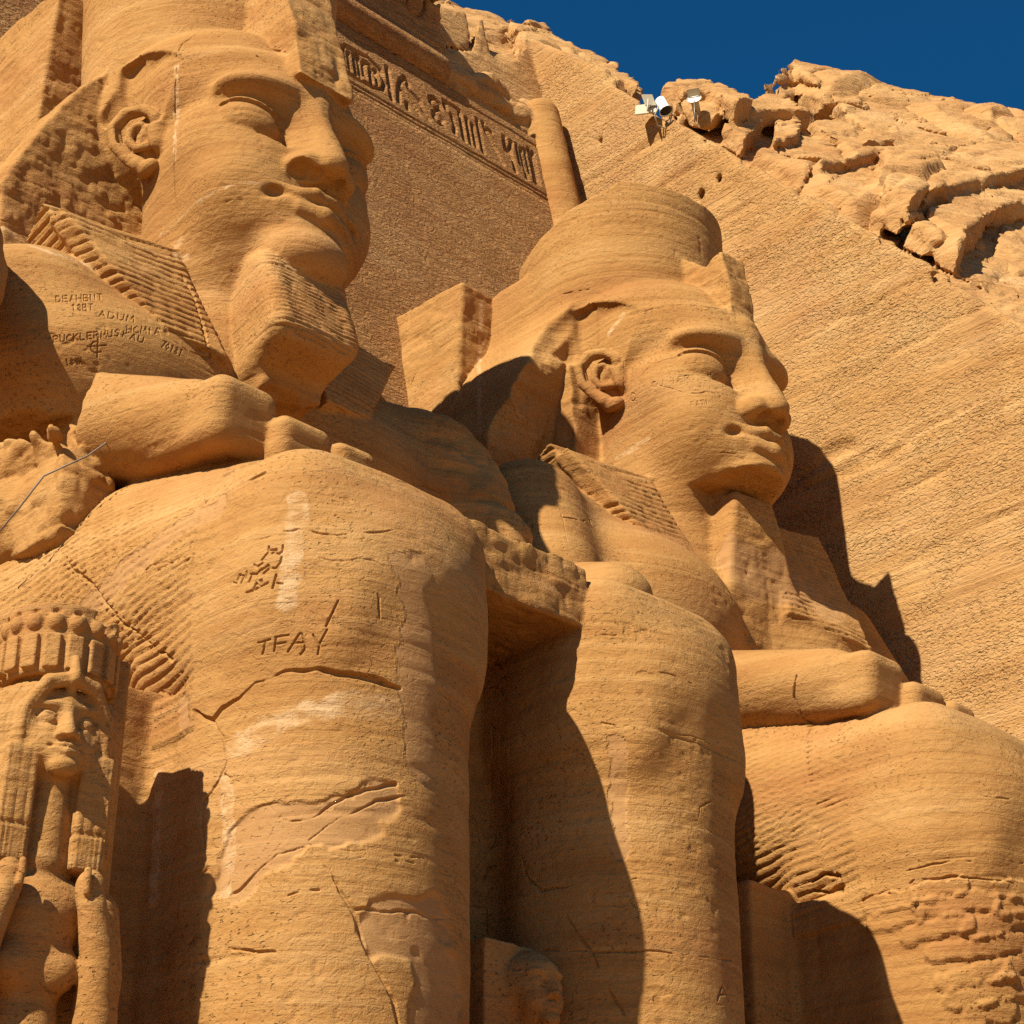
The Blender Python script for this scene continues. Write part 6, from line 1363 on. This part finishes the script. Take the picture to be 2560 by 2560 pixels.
LINES2 = [
(0.03,0.03,[(-1.57,19.49,19.95),(-1.56,19.5,19.85),(-1.55,19.51,19.74),(-1.55,19.51,19.63),(-1.54,19.52,19.52),(-1.55,19.51,19.4),(-1.57,19.5,19.27),(-1.56,19.5,19.16),(-1.51,19.54,19.07),(-1.48,19.58,18.98),(-1.48,19.58,18.85),(-1.45,19.6,18.75)]),
(0.03,0.03,[(-1.51,19.41,19.14),(-1.52,19.29,19.16),(-1.53,19.17,19.18),(-1.53,19.07,19.22),(-1.51,18.98,19.26),(-1.49,18.9,19.32),(-1.46,18.79,19.32),(-1.42,18.7,19.33),(-1.37,18.62,19.35),(-1.3,18.55,19.38),(-1.27,18.43,19.42),(-1.21,18.35,19.48)]),
(0.03,0.03,[(-1.54,18.86,18.88),(-1.52,18.75,18.81),(-1.48,18.65,18.75),(-1.44,18.55,18.69),(-1.39,18.46,18.64),(-1.34,18.37,18.59),(-1.28,18.28,18.54),(-1.22,18.21,18.55),(-1.14,18.14,18.57),(-1.06,18.09,18.6),(-0.97,18.03,18.57),(-0.87,17.98,18.54),(-0.76,17.94,18.53),(-0.63,17.92,18.53)]),
(0.03,0.035,[(-1.75,21.58,21.48),(-1.75,21.46,21.5),(-1.76,21.33,21.5),(-1.78,21.2,21.5),(-1.79,21.07,21.5),(-1.79,20.95,21.52),(-1.79,20.83,21.53),(-1.77,20.7,21.5),(-1.75,20.57,21.47),(-1.71,20.46,21.45),(-1.68,20.34,21.43),(-1.63,20.24,21.42),(-1.59,20.14,21.34),(-1.56,20.04,21.25),(-1.62,19.86,21.09),(-1.66,19.69,20.93),(-1.65,19.57,20.82),(-1.61,19.49,20.75),(-1.57,19.41,20.63),(-1.55,19.31,20.49)]),
(0.03,0.035,[(-1.55,19.31,20.46),(-1.52,19.21,20.46),(-1.52,19.09,20.44),(-1.47,19.01,20.46),(-1.42,18.92,20.48),(-1.36,18.84,20.5),(-1.3,18.76,20.5),(-1.24,18.68,20.5),(-1.17,18.6,20.5),(-1.1,18.53,20.51),(-1.01,18.47,20.53),(-0.93,18.39,20.51),(-0.84,18.33,20.5),(-0.74,18.27,20.5),(-0.63,18.22,20.51),(-0.5,18.18,20.53)]),
(0.03,0.035,[(-4.13,18.56,15.56),(-4.16,18.49,15.4),(-4.19,18.42,15.23),(-4.22,18.37,15.1),(-4.25,18.31,14.97),(-4.28,18.26,14.84),(-4.3,18.21,14.71),(-4.32,18.17,14.6)]),
(0.03,0.035,[(-4.17,18.42,15.24),(-4.05,18.4,15.26),(-3.9,18.41,15.3),(-3.66,18.5,15.41),(-3.27,18.75,15.63),(-3.01,18.86,15.75),(-2.85,18.88,15.78),(-2.75,18.84,15.76),(-2.67,18.78,15.73),(-2.62,18.7,15.68)]),
(0.04,0.05,[(-2.54,22.96,22.12),(-2.55,23.02,22.02),(-2.55,23.08,21.92),(-2.56,23.14,21.82),(-2.56,23.2,21.73),(-2.56,23.27,21.64),(-2.55,23.35,21.56),(-2.53,23.45,21.49),(-2.52,23.53,21.41),(-2.52,23.59,21.31),(-2.52,23.65,21.22),(-2.52,23.72,21.13),(-2.54,23.77,21.03),(-2.54,23.84,20.94),(-2.54,23.9,20.85),(-2.54,23.97,20.76),(-2.54,24.04,20.67)]),
(0.04,0.05,[(-1.62,20.15,22.57),(-1.57,20.06,22.53),(-1.51,19.97,22.49),(-1.45,19.89,22.46),(-1.38,19.79,22.47),(-1.3,19.7,22.48),(-1.21,19.62,22.49)]),
(0.03,0.03,[(-0.9,18.19,17.51),(-0.83,18.11,17.51),(-0.75,18.03,17.51),(-0.67,17.96,17.51),(-0.59,17.89,17.5),(-0.5,17.83,17.49),(-0.42,17.77,17.48),(-0.33,17.72,17.47),(-0.22,17.67,17.46),(-0.09,17.65,17.45),(0.07,17.65,17.47),(0.32,17.72,17.56)]),
(0.03,0.03,[(-0.55,18.41,17.17),(-0.43,18.38,17.18),(-0.32,18.36,17.18),(-0.2,18.33,17.18),(-0.08,18.31,17.19),(0.04,18.29,17.2),(0.14,18.25,17.2),(0.25,18.23,17.21)]),
(0.03,0.03,[(0.07,18.18,16.48),(0,18.2,16.55),(-0.06,18.22,16.63),(-0.23,18.24,16.62),(-0.34,18.3,16.65)]),
(0.03,0.04,[(-3.75,14.6,11.63),(-3.75,14.62,11.54),(-3.72,14.66,11.46),(-3.69,14.7,11.39),(-3.64,14.7,11.31),(-3.58,14.71,11.23),(-3.51,14.73,11.17),(-3.42,14.73,11.13),(-3.38,14.69,11.07)]),
(0.03,0.04,[(-3.42,14.7,11.03),(-3.5,14.66,10.9),(-3.59,14.61,10.78),(-3.63,14.59,10.67),(-3.68,14.57,10.57),(-3.71,14.55,10.47),(-3.73,14.53,10.39),(-3.74,14.52,10.3),(-3.75,14.51,10.22),(-3.76,14.51,10.14)]),
(0.03,0.04,[(-3.7,14.44,9.51),(-3.69,14.44,9.42),(-3.68,14.44,9.34)]),
(0.045,0.06,[(-3.66,13.93,8.51),(-3.64,13.85,8.53),(-3.63,13.77,8.54),(-3.62,13.7,8.55),(-3.61,13.63,8.57),(-3.59,13.53,8.57),(-3.58,13.43,8.56),(-3.56,13.34,8.57),(-3.55,13.24,8.63),(-3.53,13.18,8.62),(-3.5,13.12,8.62),(-3.48,13.05,8.62),(-3.45,13,8.62),(-3.41,12.94,8.62),(-3.37,12.88,8.62),(-3.34,12.83,8.62),(-3.3,12.77,8.61),(-3.25,12.72,8.61),(-3.2,12.66,8.6),(-3.15,12.61,8.6),(-3.1,12.57,8.6),(-3.02,12.52,8.6),(-2.93,12.48,8.6),(-2.83,12.44,8.6),(-2.74,12.42,8.58),(-2.66,12.39,8.55),(-2.56,12.36,8.53)]),
(0.03,0.03,[(-3.74,14.38,9.83),(-3.73,14.29,9.82),(-3.71,14.21,9.81),(-3.7,14.13,9.8),(-3.71,14.04,9.78),(-3.72,13.94,9.76),(-3.7,13.86,9.75),(-3.71,13.77,9.73),(-3.7,13.69,9.72),(-3.7,13.6,9.7),(-3.7,13.52,9.69),(-3.69,13.43,9.68),(-3.69,13.35,9.66),(-3.68,13.26,9.66),(-3.67,13.18,9.66),(-3.65,13.1,9.67),(-3.62,13.03,9.67),(-3.58,12.97,9.68),(-3.55,12.9,9.69),(-3.51,12.84,9.68),(-3.46,12.78,9.67),(-3.41,12.73,9.66),(-3.36,12.68,9.65),(-3.3,12.63,9.64),(-3.24,12.58,9.63),(-3.19,12.53,9.62),(-3.13,12.48,9.61),(-3.07,12.43,9.6),(-3,12.39,9.59),(-2.93,12.35,9.59),(-2.85,12.32,9.59),(-2.76,12.29,9.59)]),
(0.03,0.03,[(-3.61,13.38,8.75),(-3.6,13.31,8.76),(-3.58,13.24,8.76),(-3.57,13.17,8.76),(-3.54,13.11,8.77),(-3.52,13.04,8.77),(-3.49,12.98,8.78),(-3.46,12.93,8.79),(-3.42,12.87,8.8),(-3.38,12.81,8.8),(-3.33,12.76,8.8),(-3.29,12.7,8.8),(-3.25,12.64,8.8),(-3.2,12.58,8.8),(-3.15,12.53,8.8),(-3.09,12.48,8.81),(-3.02,12.45,8.81),(-2.94,12.42,8.82),(-2.86,12.39,8.83),(-2.76,12.37,8.84),(-2.66,12.35,8.85),(-2.57,12.33,8.86)]),
(0.08,0.1,[(-3.59,14.72,8.94),(-3.6,14.6,8.96),(-3.61,14.49,8.97),(-3.62,14.38,8.93),(-3.62,14.28,8.9)]),
(0.08,0.1,[(-3.53,14.74,8.85),(-3.53,14.62,8.81),(-3.52,14.51,8.77),(-3.55,14.39,8.77),(-3.58,14.26,8.76)])]
GRAF2 = [
(0.018,0.02,[(-1.539,18.801,18.889),(-1.542,18.846,18.917),(-1.548,18.893,18.883),(-1.543,18.888,18.841),(-1.537,18.845,18.811),(-1.532,18.803,18.818)]),
(0.018,0.02,[(-1.53,18.761,18.9),(-1.526,18.758,18.852),(-1.521,18.757,18.806),(-1.51,18.719,18.791),(-1.501,18.687,18.803),(-1.504,18.684,18.847),(-1.505,18.681,18.891)]),
(0.018,0.02,[(-1.421,18.513,18.784),(-1.423,18.513,18.837),(-1.424,18.514,18.891)]),
(0.018,0.02,[(-1.33,18.394,18.91),(-1.355,18.419,18.903),(-1.377,18.446,18.898),(-1.376,18.446,18.844),(-1.373,18.446,18.792),(-1.357,18.413,18.792),(-1.335,18.385,18.796)]),
(0.018,0.02,[(-1.376,18.446,18.844),(-1.344,18.399,18.849)]),
(0.018,0.02,[(-1.309,18.353,18.803),(-1.302,18.362,18.863),(-1.298,18.367,18.921),(-1.274,18.341,18.927),(-1.249,18.316,18.934),(-1.245,18.311,18.892),(-1.273,18.336,18.877),(-1.302,18.362,18.863)]),
(0.018,0.02,[(-1.279,18.341,18.87),(-1.25,18.298,18.82)]),
(0.018,0.02,[(-1.202,18.258,18.836),(-1.196,18.256,18.847)]),
(0.014,0.02,[(-1.301,18.252,18.267),(-1.302,18.257,18.313),(-1.302,18.263,18.36),(-1.272,18.222,18.365)]),
(0.014,0.02,[(-1.302,18.257,18.313),(-1.281,18.228,18.316)]),
(0.014,0.02,[(-1.253,18.188,18.275),(-1.244,18.183,18.324),(-1.233,18.179,18.374),(-1.224,18.162,18.329),(-1.213,18.147,18.285)]),
(0.014,0.02,[(-1.246,18.184,18.31),(-1.221,18.158,18.316)]),
(0.014,0.02,[(-1.175,18.112,18.296),(-1.176,18.117,18.342),(-1.175,18.123,18.389)]),
(0.014,0.02,[(-1.197,18.143,18.383),(-1.152,18.105,18.397)]),
(0.014,0.02,[(-1.115,18.067,18.315),(-1.116,18.072,18.362),(-1.116,18.078,18.409)]),
(0.018,0.025,[(-1.493,19.438,18.82),(-1.501,19.422,18.86),(-1.508,19.407,18.901),(-1.513,19.393,18.944),(-1.525,19.31,18.888),(-1.516,19.293,18.812),(-1.501,19.356,18.781),(-1.493,19.438,18.82)]),
(0.016,0.02,[(-0.973,18.138,18.94),(-0.99,18.119,19.003)]),
(0.016,0.02,[(-0.92,18.118,18.953),(-0.942,18.095,19.011)]),
(0.016,0.02,[(-0.979,18.13,18.973),(-0.932,18.106,18.982)]),
(0.05,0.06,[(-4.626,18.864,15.27),(-4.615,18.828,15.254),(-4.603,18.793,15.239),(-4.592,18.762,15.206),(-4.582,18.73,15.173),(-4.582,18.689,15.133),(-4.588,18.667,15.08),(-4.594,18.645,15.026),(-4.617,18.653,14.979)]),
(0.04,0.05,[(-4.53,18.601,15.094),(-4.535,18.591,15.052),(-4.545,18.577,15.006),(-4.558,18.559,14.958),(-4.574,18.539,14.908),(-4.584,18.524,14.863)]),
(0.04,0.05,[(-4.535,18.611,15.096),(-4.517,18.583,15.101),(-4.494,18.56,15.11)])]
AREAS2 = [
('b',0.12,0.035,[(-3.63,13.79,8.41),(-3.58,13.55,8.44),(-3.54,13.3,8.46)]),
('b',0.12,0.035,[(-3.62,13.82,8.2),(-3.59,13.68,8.22),(-3.56,13.54,8.23),(-3.54,13.39,8.23),(-3.5,13.26,8.24)]),
('b',0.12,0.035,[(-3.51,13.2,8.47),(-3.46,13.08,8.48),(-3.4,12.97,8.5),(-3.34,12.87,8.51),(-3.27,12.77,8.53)]),
('b',0.12,0.035,[(-3.48,13.18,8.28),(-3.42,13.06,8.29),(-3.36,12.94,8.3),(-3.28,12.83,8.32),(-3.19,12.73,8.33),(-3.09,12.64,8.35),(-2.98,12.55,8.37)]),
('b',0.12,0.035,[(-2.88,12.48,8.49),(-2.72,12.42,8.51),(-2.57,12.36,8.5)]),
('b',0.12,0.035,[(-2.88,12.51,8.28),(-2.74,12.44,8.32),(-2.57,12.38,8.35)]),
('b',0.12,0.035,[(-3.52,13.37,7.99),(-3.47,13.21,8.02),(-3.4,13.06,8.04),(-3.32,12.92,8.07),(-3.22,12.79,8.09)]),
('b',0.12,0.035,[(-3.17,12.75,8.01),(-3.06,12.64,8.05),(-2.92,12.54,8.1),(-2.76,12.46,8.14),(-2.59,12.4,8.19)]),
('b',0.12,0.035,[(-3.43,13.16,7.74),(-3.36,13.04,7.75),(-3.29,12.93,7.76),(-3.21,12.82,7.78),(-3.11,12.73,7.8),(-3,12.64,7.82),(-2.88,12.56,7.84),(-2.75,12.49,7.87),(-2.59,12.43,7.9)]),
('b',0.14,0.035,[(-3.36,13.08,7.42),(-3.27,12.94,7.46),(-3.15,12.81,7.5),(-3.02,12.69,7.53),(-2.87,12.59,7.57)]),
('b',0.14,0.035,[(-2.76,12.54,7.58),(-2.68,12.49,7.64),(-2.59,12.47,7.68)]),
('b',0.14,0.035,[(-3.29,13.01,7.22),(-3.2,12.9,7.24),(-3.11,12.81,7.27),(-3.01,12.71,7.3),(-2.89,12.63,7.33),(-2.76,12.56,7.36),(-2.61,12.49,7.4)]),
('b',0.14,0.035,[(-3.15,12.89,7.02),(-2.98,12.74,7.07),(-2.79,12.61,7.11)]),
('s',0.05,0.0,[(-1.58,19.46,20.54),(-1.62,19.61,20.39),(-1.62,19.79,20.28),(-1.79,19.88,19.93)]),
('s',0.05,0.0,[(-1.3,20,17.98),(-1.33,19.68,17.96),(-1.33,19.44,18.01),(-1.35,19.2,18.04)]),
('s',0.05,0.0,[(-2.03,22.64,22.16),(-2.03,22.65,21.9),(-2.02,22.67,21.66),(-2.02,22.68,21.41),(-2.03,22.67,21.15),(-2.04,22.67,20.89),(-2.35,22.33,20.38),(-2.59,22.06,19.93),(-2.73,21.9,19.58),(-2.92,21.7,19.19),(-3.04,21.56,18.87),(-3.14,21.45,18.57)]),
('m',0.5,0.0,[(-0.41,18.3,15.81),(-0.21,18.26,15.77),(0,18.23,15.74),(0.22,18.21,15.71),(0.42,18.16,15.67),(0.63,18.13,15.64),(0.8,18.08,15.57),(1.14,18.16,15.59),(1.3,18.1,15.51),(1.43,18.02,15.41)])]
X1, X2 = 13.15, 22.65
build_colossus(1, X1, .024 * QUICK, "seated colossus with a long ribbed beard, tall crown and broken right elbow", LINES1, GRAF1, AREAS1)
build_colossus(2, X2, .028 * QUICK, "seated colossus beside the cut side wall, its crown broken off and its beard gone", LINES2, GRAF2, AREAS2)
build_figure("queen_statue", queen_carving(), .2, (X1 - 5.17, 14.1, 7.71), "small statue of a queen in a long wig and flat carved crown", .014 * QUICK, 3.7, "small statues by the legs", True, -14)
build_figure("prince_statue", prince_carving(), .17, (X1 + .27, 13.9, 6.42), "small worn statue in deep shade between the bearded colossus's shins", .02 * QUICK, 3.7, "small statues by the legs", False)

# ------------------------------------------------------------------ floodlights on the wall edge, loose wire on the broken elbow
def mesh_of(name, build, mat, parent=None):
    import bmesh
    bm = bmesh.new(); build(bm); me = bpy.data.meshes.new(name); bm.to_mesh(me); bm.free(); me.materials.append(mat)
    o = bpy.data.objects.new(name, me); col.objects.link(o)
    if parent is not None: o.parent = parent
    return o

def lathe(bm, prof, M, n=28):
    """surface of revolution about local z from (radius, height) pairs, placed by matrix M"""
    rings = []
    for r, z in prof:
        rings.append([bm.verts.new(M @ Vector((r * math.cos(2 * math.pi * k / n), r * math.sin(2 * math.pi * k / n), z))) for k in range(n)])
    for a, b in zip(rings[:-1], rings[1:]):
        for k in range(n):
            f = bm.faces.new((a[k], a[(k + 1) % n], b[(k + 1) % n], b[k])); f.smooth = True
    bm.faces.new(rings[0][::-1]); bm.faces.new(rings[-1])

def rod(bm, pts, r, n=8):
    rings = []
    P = [Vector(p) for p in pts]
    for i, p in enumerate(P):
        t = (P[min(i + 1, len(P) - 1)] - P[max(i - 1, 0)]).normalized()
        u = t.cross(Vector((.3, .5, .81))).normalized(); w = t.cross(u)
        rings.append([bm.verts.new(p + r * (math.cos(2 * math.pi * k / n) * u + math.sin(2 * math.pi * k / n) * w)) for k in range(n)])
    for a, b in zip(rings[:-1], rings[1:]):
        for k in range(n):
            f = bm.faces.new((a[k], a[(k + 1) % n], b[(k + 1) % n], b[k])); f.smooth = True
    bm.faces.new(rings[0][::-1]); bm.faces.new(rings[-1])

def panel(bm, M, sx, sy, sz):
    import bmesh
    r = bmesh.ops.create_cube(bm, size=1.0, matrix=M @ Matrix.Diagonal((sx, sy, sz, 1)))
    bmesh.ops.bevel(bm, geom=list({e for v in r['verts'] for e in v.link_edges}), offset=min(sx, sy, sz) * .2, segments=2, affect='EDGES')

WHITE = plain("white_enamel", (.78, .76, .66), .35); BEIGE = plain("beige_enamel", (.46, .39, .25), .5)
DARK = plain("dark_lens", (.03, .03, .035), .2); STEEL = plain("dull_steel", (.25, .22, .17), .5, .6); CABLE = plain("grey_cable", (.22, .17, .12), .7)

def aim(loc, axis):
    return Matrix.Translation(Vector(loc)) @ Vector(axis).normalized().to_track_quat('Z', 'Y').to_matrix().to_4x4()

def lamp_body(M, L, r0, r1):
    return lambda bm: lathe(bm, [(r0 * .5, -L), (r0, -L * .92), (r0, -L * .25), (r0 * 1.12, -L * .2), (r0 * 1.12, -L * .12), (r1 * .9, -.02), (r1, 0.0), (r1 * .94, .0), (r1 * .86, -.06), (r1 * .3, -.1)], M)

# white drum floodlight tipped down over the edge, with a grey shield panel behind it
o = tag(empty("floodlight", (26.63, 23.16, 29.95)), "white drum floodlight pointing down over the wall edge beside its shield panel", "floodlight", "floodlights on the wall edge")
o.scale = (.68, .68, .68)
b0 = Vector(o.location)
M = aim((-.12, -.22, .32), (.15, -.35, -1.0))
mesh_of("housing", lamp_body(M, .62, .17, .25), WHITE, o)
mesh_of("lens", lambda bm: lathe(bm, [(.215, .0), (.215, .012)], M @ Matrix.Translation((0, 0, -.05))), DARK, o)
mesh_of("bracket", lambda bm: (rod(bm, [(-.42, -.16, .42), (-.46, .0, .1), (-.2, .12, -.12), (.1, .05, -.1), (.2, -.1, .12), (.16, -.22, .42)], .025)), BEIGE, o)
mesh_of("shield_panel", lambda bm: (panel(bm, Matrix.Translation((-.42, .42, .62)) @ Matrix.Rotation(math.radians(35), 4, 'Z') @ Matrix.Rotation(math.radians(22), 4, 'Y'), .05, .7, .62),
                                    panel(bm, Matrix.Translation((-.5, .2, .82)) @ Matrix.Rotation(math.radians(70), 4, 'Z') @ Matrix.Rotation(math.radians(-18), 4, 'X'), .05, .42, .45)), BEIGE, o)
mesh_of("shield_strut", lambda bm: (rod(bm, [(-.66, .2, .55), (-.1, .42, .75)], .03), rod(bm, [(-.62, .15, .3), (-.1, .32, .5)], .03), rod(bm, [(-.7, .1, .2), (-.62, .12, .75)], .03)), BEIGE, o)
mesh_of("stake", lambda bm: rod(bm, [(.25, .2, -.3), (.32, .3, .6), (.42, .42, 1.5)], .018), STEEL, o)

o = tag(empty("floodlight", (26.95, 22.6, 30.02)), "beige hooded floodlight on a thin rod in front of a rounded rock", "floodlight", "floodlights on the wall edge")
o.scale = (.68, .68, .68)
M = aim((-.1, -.2, .55), (-.75, -.45, .35))
mesh_of("housing", lamp_body(M, .7, .13, .26), BEIGE, o)
mesh_of("lens", lambda bm: lathe(bm, [(.21, .0), (.21, .012)], M @ Matrix.Translation((0, 0, -.04))), WHITE, o)
mesh_of("hood", lambda bm: panel(bm, M @ Matrix.Translation((0, .2, .12)) @ Matrix.Rotation(math.radians(-12), 4, 'X'), .42, .02, .26), BEIGE, o)
mesh_of("rod", lambda bm: (rod(bm, [(-.15, -.25, .4), (-.13, -.2, -.45)], .02), rod(bm, [(.1, .0, .35), (.25, -.1, .15), (.1, -.15, -.05), (.25, .0, -.2), (.05, -.1, -.4)], .012)), STEEL, o)

wire = mesh_of("wire", lambda bm: rod(bm, [(X1 - 3.52, 16.55, 12.35), (X1 - 3.75, 16.15, 12.1), (X1 - 4.05, 16.1, 11.75), (X1 - 4.42, 16.3, 11.45), (X1 - 4.5, 16.6, 11.15), (X1 - 4.5, 17.1, 10.95)], .011), CABLE)
tag(wire, "thin loose wire hanging over the broken elbow rock", "wire")
